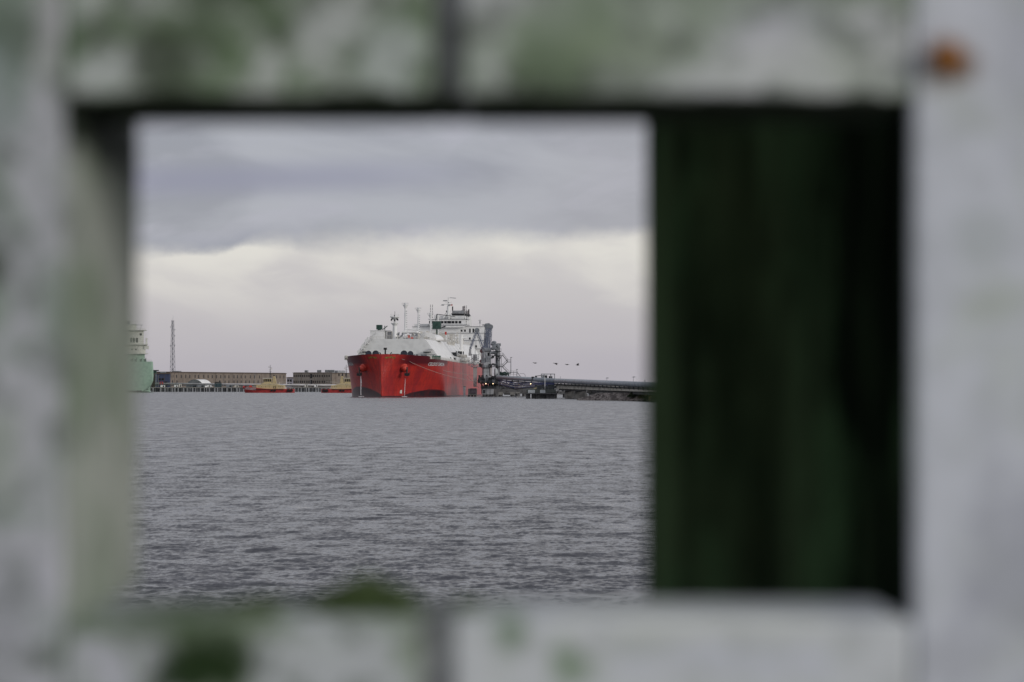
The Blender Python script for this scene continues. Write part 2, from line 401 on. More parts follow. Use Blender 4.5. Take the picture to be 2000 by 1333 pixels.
b = MB().bb(sx(822)+.0004, sx(885)-.0004, -.0025, .089, ZB, sz(1209))
b.build('backing_strip', wood('wood_strip_low', (.19, .195, .225), (.15, .16, .165), [], grain='z'), scr)
# plank leaning behind the right of the opening; near-black colour holds the reveal's shade
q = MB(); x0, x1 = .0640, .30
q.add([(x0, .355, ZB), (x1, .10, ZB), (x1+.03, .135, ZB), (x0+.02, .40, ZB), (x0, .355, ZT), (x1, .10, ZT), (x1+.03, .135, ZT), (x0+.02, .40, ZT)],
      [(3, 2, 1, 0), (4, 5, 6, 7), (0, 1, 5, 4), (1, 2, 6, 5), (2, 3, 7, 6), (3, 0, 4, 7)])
m = mat('shaded_mossy_timber', (.003, .006, .0036), .9, scale=16, col2=(.07, .11, .055), streak=True, spec=.02, cover=(.47, .66))
bsd = N['Principled BSDF']; src = bsd.inputs['Base Color'].links[0].from_socket
tcd = N.new('ShaderNodeTexCoord'); spd = N.new('ShaderNodeSeparateXYZ'); L.new(tcd.outputs['Object'], spd.inputs[0])
# green comes in more strongly towards the left edge
edge_green = mth('MULTIPLY', smooth(mth('ADD', spd.outputs[0], mth('MULTIPLY', noise(tcd.outputs['Object'], 9, 4), .08)),   .20, .10), mth('MULTIPLY', smooth(noise(tcd.outputs['Object'], 7, 5), .35, .6), .8))
L.new(mixc(edge_green, src, mixc(noise(tcd.outputs['Object'], 12, 6), (.018, .045, .022, 1), (.085, .11, .05, 1))), bsd.inputs['Base Color'])
src = bsd.inputs['Base Color'].links[0].from_socket
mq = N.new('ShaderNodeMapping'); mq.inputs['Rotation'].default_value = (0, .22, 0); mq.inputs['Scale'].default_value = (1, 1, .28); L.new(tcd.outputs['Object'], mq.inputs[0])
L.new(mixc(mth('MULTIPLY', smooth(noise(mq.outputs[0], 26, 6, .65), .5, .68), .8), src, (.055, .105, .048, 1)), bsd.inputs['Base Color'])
q.build('shaded_plank', m, scr)
# rusty nail head
nl = MB().tube((sx(1845), -.0135, sz(118)), (sx(1845), -.0050, sz(118)), .0048, 14, .0052)
nl.ell((sx(1845), -.0135, sz(118)), (.0050, .0012, .0050), 14, 6)
nl.build('nail_head', mat('rust', (.33, .12, .012), .8, scale=300, var=.2), scr, smooth=True)
# moss tufts growing along the sill
ms = MB(); rnd = random.Random(3)
def tuft(px0, px1, n, h, y0=.02, y1=.09):
    for _ in range(n):
        t = rnd.gauss(.5, .2); px = px0+(px1-px0)*t
        k = max(.15, 1-abs(t-.5)*1.9); yy = rnd.uniform(y0, y1); zb = sz(1209)
        hh = h*k*rnd.uniform(.4, 1); a = rnd.uniform(0, 6.28); dx, dy = math.cos(a)*.0013, math.sin(a)*.0013
        lx, ly = rnd.gauss(0, .0015), rnd.gauss(0, .0015); X = sx(px)
        ms.add([(X-dx, yy-dy, zb-.0005), (X+dx, yy+dy, zb-.0005), (X+lx, yy+ly, zb+hh)], [(0, 1, 2)])
tuft(560, 830, 1500, .0135); tuft(400, 560, 260, .004); tuft(820, 1010, 120, .0025)
o = ms.build('moss', mat('moss_leaf', (.095, .145, .05), .9, scale=120, var=.25), None)
o.location = (0, WY, H); tag(o, 'blurred green moss growing on the sill of the opening', None, None, 'stuff')
tag(MB().bb(-60, 60, -80, 3.2, -4, 4.9).build('bank', mat('bank_ground', (.09, .10, .06), .95), None), None, None, None, 'structure')
#@@PART2
# ---------------------------------------------------------------- far land and quay
QD = 2300
lm = mat('far_ground', (.13, .13, .12), .95, scale=.02)
g = MB()
x0, x1 = PX(296, QD), 260
g.prism([(x0, QD), (x1, QD), (x1, 1700), (20000, 1700), (20000, 30000), (-20000, 30000), (-20000, QD+340), (x0, QD+340)], -3, 3.3, 'z')
tag(g.build('ground', lm), None, None, None, 'structure')
# sheet pile quay
def quay():
    t = thing('quay_wall', 'long low grey quay wall of corrugated sheet piles along the far shore', 'quay wall', (PX(296, QD), QD, 0))
    b = MB(); L_ = 165; x = 0; i = 0
    while x < L_:
        y = -1.2 if i % 2 else -.5
        b.bb(x, x+.85, y, .4, -2, 3.0); x += .9; i += 1
    b.build('sheet_piles', M['pile'], t)
    MB().bb(-.3, L_, -1.6, .6, 3.02, 3.75).build('capping_beam', M['conc'], t)
    f = MB(); rr_ = random.Random(2); x = 1
    while x < L_-2: f.bb(x, x+rr_.uniform(.5, 1.1), -1.75, -1.25, -1, 3.0); x += rr_.uniform(1.8, 4.2)
    f.build('pale_piles', M['galv'], t)
    f = MB()
    for k in range(18): f.bb(5+k*9, 5.7+k*9, -2.1, -1.65, -1, 3.0)
    f.build('timber_fenders', M['steel_d'], t)
quay()
# pale pipeline in front of the buildings with its supports
def far_pipe():
    D = QD+14
    t = thing('pipeline', 'long straight pale white pipeline running on low supports along the far quay', 'pipeline', (PX(303, D), D, 0))
    Lx = PX(700, D)-PX(303, D)
    MB().tube((0, 0, 6.65), (Lx, 0, 5.15), .74, 12).build('pipe', M['pipe'], t, smooth=True)
    MB().tube((0, 1.8, 5.2), (Lx, 1.8, 4.6), .3, 8).tube((0, 2.8, 5.1), (Lx, 2.8, 4.5), .22, 8).build('small_pipes', M['pipeb'], t, smooth=True)
    n = 20
    for k in range(n):
        x = Lx*(k+.5)/n
        MB().bb(x-.35, x+.35, -1, 3.4, 3.3, 4.3).build('support', M['steel_d'], t)
    MB().bb(4, 4.4, -1, 1, 6.0, 8.0).bb(6, 6.4, -1, 1, 6.0, 8.0).bb(4, 6.4, -1, 1, 7.8, 8.1).build('valve_frame', M['redp'], t)
far_pipe()
rnd = random.Random(11)
for k, (px, wd, ht, m, lb) in enumerate([(318, 3.6, 1.7, 'white', 'small white cabinet on the quay nearest the green ship'), (344, 3.0, 1.9, 'white', 'small white cabinet on the quay below the lattice mast'),
        (352, 2.2, 2.6, 'offwhite', 'tall narrow pale cabinet on the quay left of the arched white tent'), (393, 6, 1.8, 'steel', 'long dark grey cabinet on the quay below the arched white tent'), (408, 2.6, 1.9, 'white', 'small white cabinet on the quay just left of the dark teal container'),
        (448, 5, 1.8, 'steel', 'grey cabinet on the quay just right of the dark teal container'), (462, 3, 1.6, 'offwhite', 'small cream cabinet on the quay left of the yellow and red tug'), (598, 2.4, 2.2, 'offwhite', 'small cream cabinet on the quay in the gap right of the yellow and red tug'), (617, 2.4, 2.2, 'white', 'small white cabinet on the quay close left of the second tug')]):
    D = QD+6; t = thing('equipment_cabinet', lb, 'cabinet', (PX(px, D), D, 3.75), 0, 'small cabinets along the far quay')
    MB().box((0, 0, ht/2), (wd, 2, ht)).build('cabinet_body', M[m], t, bevel=.08)
    MB().box((0, 0, ht+.08), (wd+.3, 2.3, .16)).build('roof', M['steel'], t)
    MB().box((wd*.2, -1.03, ht*.45), (wd*.3, .05, ht*.7)).build('door', M['steel_d'], t)
# teal container stack
t = thing('pump_skid', 'dark teal box shaped pump skid crossing the white pipeline on the far quay', 'pump skid', (PX(426, QD+8), QD+8, 3.75))
MB().box((0, 0, 1.6), (5.6, 3, 3.2)).build('housing', mat('teal_paint', (.05, .085, .10), .6, scale=1.2, var=.3), t, bevel=.1)
MB().box((0, 0, 3.9), (5.0, 2.4, .9)).box((1.4, 0, 4.8), (1, 1, 1.2)).build('motor', M['steel_d'], t, bevel=.05)
MB().rail([(-2.7, -1.4, 3.2), (2.7, -1.4, 3.2)], 1.1, 1).build('railing', M['steel_d'], t)

# arched white tent
def tent():
    D = QD+30; r = (PX(393, D)-PX(372, D))*.5+4.3
    t = thing('arched_tent', 'low arched white storage tent between the quay pipeline and the long tan building', 'tent', (PX(380, D), D, 3.3), R(-28))
    a = [(r*math.cos(R(q)), .78*r*math.sin(R(q))) for q in range(0, 181, 12)]
    sh = MB(); n = len(a)
    for Y in (0, 13): sh.v += [(p[0], Y, p[1]) for p in a]
    sh.f += [(i, n+i, n+i+1, i+1) for i in range(n-1)]
    sh.build('canopy', M['white'], t, smooth=True)
    MB().prism([(p[0]*.985, p[1]*.985) for p in a], .1, .3).build('end_wall', mat('grey_tent_fabric', (.26, .27, .28), .8), t)
    MB().prism([(p[0]*.985, p[1]*.985) for p in a], 12.7, 12.9).build('end_wall', mat('grey_tent_fabric', (.26, .27, .28), .8), t)
    MB().box((0, .05, 1.9), (3.2, .1, 3.6)).build('door', M['steel_d'], t)
tent()

def facade_building(name, label, pxa, pya, da, pxb, pyb, db, wins, m, seams, zb=3.3, depth=24, roofh=.9, group=None):
    """oblique slab: front face from (pxa, da) to (pxb, db)"""
    A = P(pxa, pya, da); B = P(pxb, pyb, db)
    dv = Vector((B.x-A.x, B.y-A.y)); Ln = dv.length; rz = math.atan2(dv.y, dv.x)
    t = thing(name, label, 'building', (A.x, A.y, zb), rz)
    hz = (A.z+B.z)/2-zb
    MB().bb(0, Ln, 0, depth, 0, hz-roofh).build('wall', m, t)
    rf = MB().bb(-.5, Ln+.5, -.5, depth+.5, hz-roofh, hz-roofh*.35); rf.bb(.4, Ln-.4, .4, depth, hz-roofh*.35, hz)
    ro = rf.build('roof', M['roof'], t)
    def xat(px):   # distance along the front face seen at photo column px
        k = (px-1000)/F; q = (A.x-k*A.y)/(k*dv.y-dv.x)*Ln; return q
    for px in seams: X = xat(px); MB().bb(X-.16, X+.16, -.12, -.001, 0, hz-roofh).build('downpipe', M['roof'], t)
    proto = {}
    for (px, zrel, ww, wh) in wins:
        X = xat(px); key = (ww, wh)
        if key not in proto:
            f = MB().bb(-ww/2-.12, ww/2+.12, -.10, -.002, -wh/2-.12, wh/2+.12).build('window', M['roof'], t)
            g = MB().bb(-ww/2, ww/2, -.13, -.101, -wh/2, wh/2).build('pane', M['glass'], f)
            proto[key] = f; o = f
        else:
            f = proto[key]; o = f.copy(); sc.collection.objects.link(o); o.parent = t
            for ch in f.children:
                c = ch.copy(); sc.collection.objects.link(c); c.parent = o
        o.location = (X, 0, zrel)
    return t, ro, hz, xat
wins = []
for px in (334, 338): wins.append((px, 9.6, .8, 2.1))
for px in (345, 354, 362.5, 370.5, 381, 387.5, 398, 406.5, 414.5, 422.5, 431, 439.5, 447, 457, 463.5, 471, 479, 489, 497, 507): wins.append((px, 9.4, 1.9, 2.5))
for px in (337, 345.5, 439.5, 447, 457, 463.5, 471, 480, 487, 496, 504): wins.append((px, 4.9, 1.9, 2.3))
for px in (540, 547, 554.5): wins.append((px, 9.6, 1.9, 2.5))
t, ro, hz, xat = facade_building('office_building', 'long two storey tan building with rows of small dark windows behind the tug', 331, 725.5, 2380, 559, 729.5, 2660, wins, M['bldg'],
    [341, 357.5, 373, 390, 421, 436.5, 454.5, 473.5, 492, 511, 530])
MB().bb(30, 37, 4, 10, hz, hz+.7).build('roof_hatch', M['steel'], ro)
# grey awning strip + lean-to by the tug
wins = []
for i, px in enumerate([574.5, 578.5, 582.5, 586.5, 591, 595, 599.5, 603.5, 612, 616.5, 620.5, 624.5, 629.5, 634, 638.5, 643]):
    for z in (9.9, 4.9): wins.append((px, z, .75, 1.8))
for z in (9.7, 4.7): wins.append((608, z, 1.6, 3.6))
t, ro, hz, xat = facade_building('apartment_block', 'flat roofed grey tan building of narrow windows and roof units between the two tugs', 572.5, 727.8, 2420, 648, 727.8, 2420, wins, M['bldg2'], [588.5, 605.5, 614, 631.5, 647.5], roofh=.6)
for k, (pa, pb, hh) in enumerate([(594, 601, 1.9), (618.5, 626.5, 2.1), (634, 652, 2.2)]):
    xa, xb = xat(pa), xat(pb)
    u = MB().bb(xa, xb, 5, 9, hz, hz+hh).build('roof_unit', M['galv'], ro, bevel=.1)
    v = MB()
    for j in range(int((xb-xa)/1.1)): v.box((xa+.6+j*1.1, 4.97, hz+hh*.5), (.7, .04, hh*.6))
    v.build('grille', M['steel_d'], u)
t, ro, hz, xat = facade_building('annex_building', 'brown grey building with pale stair window partly hidden behind the red bow', 648.6, 728.6, 2426, 700, 728.6, 2460, [(662, 10.8, 1.6, 2), (669, 9.4, 1.4, 5.5), (676, 10.8, 1.6, 2), (676, 5, 1.6, 2)], M['bldg'], [656], roofh=.5)
for pa, pb in ((655, 663), (669, 683)): MB().bb(xat(pa), xat(pb), 5, 9, hz, hz+2.0).build('roof_unit', M['galv'], ro, bevel=.1)
facade_building('low_building', 'small pale lilac building seen in the gap between the two tan blocks', 560, 737, 2520, 572, 737, 2520, [(563, 6, 1.5, 2), (568, 6, 1.5, 2), (563, 2.6, 1.5, 2), (568, 2.6, 1.5, 2)], M['bldg3'], [], depth=12)
t, ro, hz, xat = facade_building('cladding_shed', 'dark slate blue industrial shed between the green ship and the tan building', 303, 728.6, 2375, 331, 728.6, 2375, [(306, 3, 2, 3), (312, 7, 1.6, 1.6), (318, 7, 1.6, 1.6), (324, 3, 2.4, 4)], M['bluewall'], [310, 321], roofh=1.0, depth=15)
MB().bb(4, 8.5, 2, 6, hz, hz+.9).build('roof_unit', M['steel'], ro)
t = thing('canopy_roof', 'dark flat canopy roof on posts just right of the green ship stern', 'canopy', (PX(302, 2345), 2345, 3.3))
MB().bb(-4, 3.2, -3, 3, PZ(722.6, 2345)-4.4, PZ(722.6, 2345)-3.5).build('roof', M['steel_d'], t)
MB().bb(-3.6, 1.4, -2.6, 2.6, PZ(727, 2345)-4.4, PZ(722.6, 2345)-4.4).build('cabin', M['green'], t)
pl = MB()
for xx in (-3.4, 1.2):
    for yy in (-2.4, 2.4): pl.bb(xx-.2, xx+.2, yy-.2, yy+.2, 0, PZ(727, 2345)-4.4)
pl.build('posts', M['steel'], t)

# lattice mast
t = thing('lattice_mast', 'tall thin grey lattice radio mast rising behind the tan building', 'mast', (PX(337.2, 2430), 2430, 3.3))
mh = PZ(626, 2430)-3.3
MB().lattice((0, 0, 0), (0, 0, mh), 3.6, 26, .11, 1.4).build('lattice', mat('mast_steel', (.13, .14, .17), .6), t)
MB().tube((.3, 0, mh), (.3, 0, mh+4), .07, 5).tube((-.4, 0, mh), (-.4, 0, mh+1.6), .05, 5).build('antenna', M['steel'], t)
an = MB()
for z, s in ((mh*.86, 1), (mh*.63, 1), (mh*.62, -1), (mh*.77, 1), (mh*.9, -1)): an.bar((0, 0, z), (s*1.9, 0, z), .12).ell((s*1.9, 0, z), (.35, .35, .5), 8, 6)
an.build('aerial_brackets', M['steel'], t)

# ---------------------------------------------------------------- tugs
def tug_hull(Ln, Bm, zb, zs):
    """bow at x=0 pointing -x, stern at x=Ln; sheer rises to the bow"""
    b = MB(); nu, nv = 26, 6; vs = []
    for s in (-1, 1):
        for i in range(nu+1):
            u = i/nu
            sheer = zs+(zb-zs)*max(0, 1-u*1.7)**1.6
            for j in range(nv+1):
                v = j/nv; z = -1+(sheer+1)*v
                fb = min(1, (u/.36)); wf = math.sin(fb*math.pi/2)**(.75-.2*v)
                fa = min(1, (1-u)/.12); wa = (.72+.28*math.sin(fa*math.pi/2))
                w_ = Bm/2*wf*wa*(.86+.14*v)
                vs.append((u*Ln+(1-v)*1.3*(1-u), s*w_, z))
    m = (nu+1)*(nv+1); fs = []
    for k in range(2):
        for i in range(nu):
            for j in range(nv):
                a = k*m+i*(nv+1)+j; q = (a, a+nv+1, a+nv+2, a+1); fs.append(q if k == 0 else q[::-1])
    for i in range(nu):
        a = i*(nv+1)+nv; fs.append((a, a+nv+1, m+a+nv+1, m+a))
    for j in range(nv):
        a = nu*(nv+1)+j; fs.append((a, m+a, m+a+1, a+1))
    b.add(vs, fs); return b
def side_text(s, size, x, y, z, m, parent, name='lettering'):
    vs, fs = text_pts(s, size); b = MB()
    b.add([(x+p[0], y, z+p[1]) for p in vs], fs); return b.build(name, m, parent)
def make_tug(label, loc, number, rz=0):
    t = thing('tugboat', label, 'tugboat', loc, rz, 'red and yellow tugs moored along the far quay')
    Ln, Bm = 37, 11
    h = tug_hull(Ln, Bm, 5.0, 2.7).build('hull', M['tugred'], t)
    b = MB()
    for k in range(3):
        for i in range(9):
            x = .9+i*.95; u = (x)/Ln; w0 = Bm/2*math.sin(min(1, u/.36)*math.pi/2)**.6+.06; u1 = (x+.95)/Ln; w1 = Bm/2*math.sin(min(1, u1/.36)*math.pi/2)**.6+.06
            z0 = 3.9-k*.62-i*.09; z1 = z0-.09
            b.add([(x, -w0, z0), (x+.95, -w1, z1), (x+.95, -w1, z1+.2), (x, -w0, z0+.2)], [(0, 1, 2, 3)])
    b.build('bow_stripes', M['white'], h)
    f = MB().ell((.3, 0, 4.0), (.9, 2.2, 1.2), 12, 8)
    f.build('bow_fender', M['tugred'], h, smooth=True)
    for x in (21, 23.2, 33, 35.2): MB().tube((x, -5.9, 1.6), (x, -5.3, 1.6), 1.1 if x > 30 else .8, 12).build('tyre_fender', M['blackr'], h)
    MB().bb(8.5, 29.5, -5.72, -5.55, 2.1, 2.55).build('rubbing_strake', M['blackr'], h)
    d = MB().bb(9.5, 30, -3.9, 3.9, 2.6, 5.4).build('deckhouse', M['cream'], t, bevel=.3)
    pr = MB()
    for x in (11.5, 13.5, 16.5, 19, 26, 27.4, 28.8): pr.tube((x, -3.96, 4.3), (x, -3.9, 4.3), .28, 10)
    pr.build('portholes', M['glass'], d)
    MB().bb(8.2, 12, -3.3, 3.3, 5.45, 6.0).build('boat_deck_coaming', M['cream'], d)
    u = MB().prism([(11.2, 5.4), (27.5, 5.4), (22.5, 7.2), (14.5, 7.2)], -3, 3).build('upper_house', M['cream'], t, bevel=.2)
    w_ = MB().prism([(15.2, 7.2), (20.4, 7.2), (20.6, 10.2), (14.7, 10.2)], -2.3, 2.3).build('wheelhouse', M['cream'], t, bevel=.1)
    g = MB()
    for i in range(4): g.bb(15.3+i*1.3, 16.3+i*1.3, -2.36, -2.3, 8.0, 9.8)
    for i in range(3): g.bb(14.5, 14.75, -2.0+i*1.4, -.9+i*1.4, 8.3, 9.5)
    g.build('window_band', M['glass'], w_)
    MB().bb(14.2, 21.2, -2.7, 2.7, 10.22, 10.65).build('wheelhouse_roof', M['offwhite'], w_, bevel=.12)
    for yy in (-2.2, 1.2):
        fn = MB().prism([(21.2, 7.0), (24.0, 7.0), (22.9, 11.9), (21.5, 11.9)], yy, yy+1.2).build('funnel', M['cream'], t, bevel=.15)
        MB().tube((22.2, yy+.6, 11.9), (22.2, yy+.6, 12.8), .35, 8).build('exhaust', M['black'], fn)
    ms = MB().tube((19.4, 0, 10.3), (19.4, 0, 20.2), .3, 6, .12).bar((18.3, 0, 15.5), (20.5, 0, 15.5), .18).bar((18, 0, 18.4), (20.8, 0, 18.4), .16).bar((18.4, 0, 10.3), (19.4, 0, 15.5), .16).bar((20.7, 0, 10.3), (19.4, 0, 15.5), .16)
    ms.build('mast', M['steel_d'], t)
    rd = MB().box((19.4, 0, 16.6), (2.0, .25, .25)).box((20.4, 0, 17.4), (.7, .6, .8)).box((18.4, 0, 18.9), (.5, .4, .5))
    rd.build('radar', M['offwhite'], t)
    MB().tube((5.2, -1.2, 4.3), (5.2, 1.2, 4.3), 1.05, 12).bb(4.3, 6.1, -1.7, -1.3, 3.0, 5.2).bb(4.3, 6.1, 1.3, 1.7, 3.0, 5.2).build('towing_winch', M['redp'], t)
    MB().bb(29, 31, -1.2, 1.2, 2.7, 4.4).tube((26, 0, 2.7), (26, 0, 7.8), .15, 6).bar((26, 0, 7.6), (34, 0, 7.9), .18).build('stern_crane', M['offwhite'], t)
    MB().rail([(9, -3.8, 5.4), (25, -3.8, 5.4)], 1.0, 1.6, .05).rail([(26, -5.1, 2.7), (36, -4.2, 2.7)], 1.0, 1.6, .05).build('railing', M['offwhite'], t)
    if number: side_text(number, 2.7, 21.4, -4.0, 3.1, M['black'], t, 'number')
    return t
D = 2060
make_tug('whole yellow and red tug with number 15 on its side, bow left', (PX(475.5, D), D, 0), '15')
D = 2040
make_tug('tug half hidden behind the bow of the big red ship', (PX(729, D), D, 0), None).scale = (-1, 1, 1)

# ---------------------------------------------------------------- green ship, seen from its end, at the left
def green_ship():
    D = 2200; cx = PX(242, D)
    t = thing('green_ship', 'pale green hulled ship with cream superstructure at the left, partly veiled by the blurred frame', 'ship', (cx, D, 0), R(10))
    hw = 23.4; zt = PZ(706.5, D)
    b = MB(); vs = []; prof = [(0, .52), (.06, .66), (.14, .80), (.25, .92), (.38, .985), (.55, 1.0), (.8, .985), (1, .97)]
    ys = [0, 1.2, 4, 10, 24, 60, 180, 235]; wy = [.93, .97, .99, 1, 1, 1, 1, .5]; n = len(prof)
    for i, Y in enumerate(ys):
        for s in (-1, 1):
            for (u, v) in prof:
                ww = v if Y < 60 else max(v, .97); vs.append((s*hw*(1-(1-ww)*(1 if Y < 60 else .3))*wy[i], Y+(0 if Y > 30 else (1-u)*6), -1+(zt+1)*u if u else -1))
    fs = []
    for i in range(len(ys)-1):
        a = i*2*n; c = (i+1)*2*n
        for j in range(n-1):
            fs += [(a+j, a+j+1, c+j+1, c+j), (a+n+j, c+n+j, c+n+j+1, a+n+j+1)]
        fs.append((a+n-1, a+2*n-1, c+2*n-1, c+n-1))
    for j in range(n-1): fs.append((j, n+j, n+j+1, j+1))
    b.add(vs, fs)
    gm = mat('pale_green_hull_paint', (.33, .48, .38), .5, var=.08, scale=.08)
    h = b.build('hull', gm, t)
    wl = MB()
    for s in (-1, 1): wl.bb(s*hw*.5-2, s*hw*.5+2, 4.5, 5.5, -1, 1.2)
    MB().bb(-hw*.60, hw*.60, 4.9, 30, -.8, 1.3).build('waterline_band', M['black'], h)
    MB().rail([(-hw*.9, .6, zt), (hw*.9, .6, zt)], 1.2, 1.8, .07, 3).build('railing', gm, h)
    k = MB()
    for x in (6, 9, 13, 16, -6, -10): k.box((x, 3, zt+.9), (1.6, 1.6, 1.8)).tube((x+1, 3, zt), (x+1, 3, zt+2.6), .3, 6)
    k.build('mooring_winches', M['green'], t)
    cm = mat('cream_ship_paint', (.68, .69, .62), .5, var=.08, scale=.2)
    z0 = zt+1; s1 = MB().bb(-15, 16.5, 10, 30, zt-.2, PZ(691, D)).build('lower_house', gm, t)
    hs = MB().bb(-17, 17.0, 9, 32, PZ(691, D), PZ(673, D)).build('superstructure', cm, t)
    dk = MB()
    for py, w_ in ((691, 18.9), (673, 19.0), (645, 17.8)): dk.bb(-w_, w_, 6.4, 33, PZ(py, D)-.15, PZ(py, D)+.25)
    dk.build('decks', cm, t)
    MB().bb(-15.6, 15.6, 9, 32, PZ(673, D)+.25, PZ(645, D)-.15).build('upper_house', cm, t)
    win = MB()
    for x in (5.0, 7.1, 9.6): win.bb(x, x+1.6, 8.9, 9, PZ(669, D), PZ(660, D))
    for x in (6, 9, 12): win.bb(x, x+1.2, 8.9, 9, PZ(684, D), PZ(681, D))
    for x in (12.5,): win.bb(x, x+1.6, 8.9, 9, PZ(655, D), PZ(651, D))
    win.build('windows', M['glass'], hs)
    MB().prism([(8, PZ(691, D)), (12, PZ(691, D)), (14, PZ(676, D)), (12, PZ(676, D))], 8.6, 8.9).build('stair_casing', cm, hs)
    br = MB()
    for py in (645, 673, 691):
        br.rail([(-17, 6.6, PZ(py, D)+.25), (17, 6.6, PZ(py, D)+.25)], 1.1, 1.5, .06, 3)
    br.build('deck_railing', cm, t)
    MB().bb(16, 19.5, 8, 12, PZ(682, D), PZ(676, D)).bb(17.2, 18.4, 8, 12, PZ(676, D), PZ(660, D)).build('lifeboat_davit', cm, t)
    tp = MB().bb(-9, 10, 12, 26, PZ(645, D)+.25, PZ(633, D)).build('funnel_house', cm, t)
    MB().bar((2, 12, PZ(634, D)), (15, 12, PZ(634.5, D)), .3).bar((13, 12, PZ(645, D)), (14, 12, PZ(634, D)), .25).bb(-7, 5, 13, 22, PZ(633, D), PZ(627, D)).build('crane_boom', M['steel'], t)
    MB().tube((-2, 18, PZ(627, D)), (-2, 18, PZ(612, D)), .5, 6).bar((-6, 18, PZ(618, D)), (2, 18, PZ(618, D)), .3).build('mast', cm, t)
green_ship()

for k, (px, pt, D, lb) in enumerate([(309, 734, 2312, 'thin quay light pole just right of the green ship'), (436, 738, 2312, 'thin quay light pole right of the dark teal skid'), (498, 731, 2325, 'thin quay light pole above the bow of the whole tug'),
        (584, 737, 2312, 'thin quay light pole before the left end of the flat roofed building'), (606, 741, 2312, 'short quay light pole before the tall stair windows'), (662, 744, 2312, 'thin quay light pole close to the half hidden tug')]):
    t = thing('light_pole', lb, 'light pole', (PX(px, D), D, 3.7), 0, 'light poles along the far quay')
    h_ = PZ(pt, D)-3.7; MB().tube((0, 0, 0), (0, 0, h_), .14, 6, .09).build('pole', M['galv'], t)
    MB().bar((-.8, 0, h_), (.8, 0, h_), .18).box((.9, 0, h_-.1), (.6, .4, .2)).box((-.9, 0, h_-.1), (.6, .4, .2)).build('lamp_head', M['steel'], t)
# ---------------------------------------------------------------- the red gas carrier
PSI = 6.7; BW = 23.8; SL = 285
ship = thing('gas_carrier', 'huge red hulled gas carrier with white tank cover and bridge, bow towards the viewer', 'ship', (-64.2, 1390, 0), R(-PSI))
def ztop(y):
    if y < 12: return 21.0-(y/12)*.5
    if y < 25: return 20.5-(y-12)/13*.4
    return 18.8-min(1, (y-25)/105)*1.5
def stem(z): return 3.2*(1-max(0, min(1, z/21)))**1.3
def hwid(y, z):
    t = max(0, min(1, z/21))**1.6; Le = 53+(46-53)*t; a = 1.45+(2.3-1.45)*t; p = .95+(.62-.95)*t
    u = (y-stem(z))/Le
    if u <= 0: return .35
    w_ = BW*(1-(1-min(1, u))**a)**p
    if y > 240: w_ *= 1-.25*((y-240)/45)**2
    return max(.35, w_)
def hull():
    us = [(k/44)**1.7*92 for k in range(45)]+[92+k*8 for k in range(1, 25)]
    nv = 26; b = MB(); vs = []; fs = []
    for s in (-1, 1):
        for u in us:
            for j in range(nv+1):
                v = j/nv; zt = ztop(u); z = -1.5+(zt+1.5)*v; y = u+stem(z) if u < 92 else u+0.0
                if 60 < u < 92: y = u+stem(z)*(92-u)/32
                y = min(y, SL)
                vs.append((s*hwid(y if u > 0 else 0, z), y, z))
    n1 = nv+1; m_ = len(us)*n1
    for k in range(2):
        for i in range(len(us)-1):
            for j in range(nv):
                a = k*m_+i*n1+j; q = (a, a+1, a+n1+1, a+n1); fs.append(q[::-1] if k else q)
    for j in range(nv): fs.append((j, m_+j, m_+j+1, j+1))
    e = (len(us)-1)*n1
    for j in range(nv): fs.append((e+j, e+j+1, m_+e+j+1, m_+e+j))
    b.add(vs, fs); return b, us
m = bpy.data.materials.new('red_hull_paint'); m.use_nodes = True
N, L = m.node_tree.nodes, m.node_tree.links
bs = N['Principled BSDF']; bs.inputs['Coat Weight'].default_value = .35; bs.inputs['Coat Roughness'].default_value = .35; bs.inputs['Roughness'].default_value = .4; bs.inputs['Specular IOR Level'].default_value = .45
tcn = N.new('ShaderNodeTexCoord'); sp = N.new('ShaderNodeSeparateXYZ'); L.new(tcn.outputs['Object'], sp.inputs[0])
X_, Y_, Z_ = sp.outputs
mp = N.new('ShaderNodeMapping'); mp.inputs['Scale'].default_value = (1, 1, .25); L.new(tcn.outputs['Object'], mp.inputs[0])
nA = noise(mp.outputs[0], .13, 7, .66); nB = noise(mp.outputs[0], .75, 7, .66); nC = noise(tcn.outputs['Object'], .35, 6, .65)
col = mixc(smooth(nA, .35, .7), (.52, .034, .022, 1), (.30, .021, .026, 1))
col = mixc(mth('MULTIPLY', smooth(nB, .46, .66), .6), col, (.22, .016, .018, 1))
# chalked paint amidships, port
fade = mth('MULTIPLY', smooth(mth('ABSOLUTE', mth('SUBTRACT', Y_, 185)), 125, 20), smooth(Z_, 5, 15))
col = mixc(mth('MULTIPLY', mth('MULTIPLY', fade, smooth(nA, .38, .62)), .55), col, (.48, .085, .07, 1))
# darker band along the sheer strake under the bulwark
col = mixc(mth('MULTIPLY', mth('MULTIPLY', smooth(mth('ADD', Z_, mth('MULTIPLY', nC, 1.2)), 15.6, 17.6), smooth(mth('ABSOLUTE', mth('SUBTRACT', Y_, 36)), 34, 26)), .9), col, (.075, .006, .013, 1))
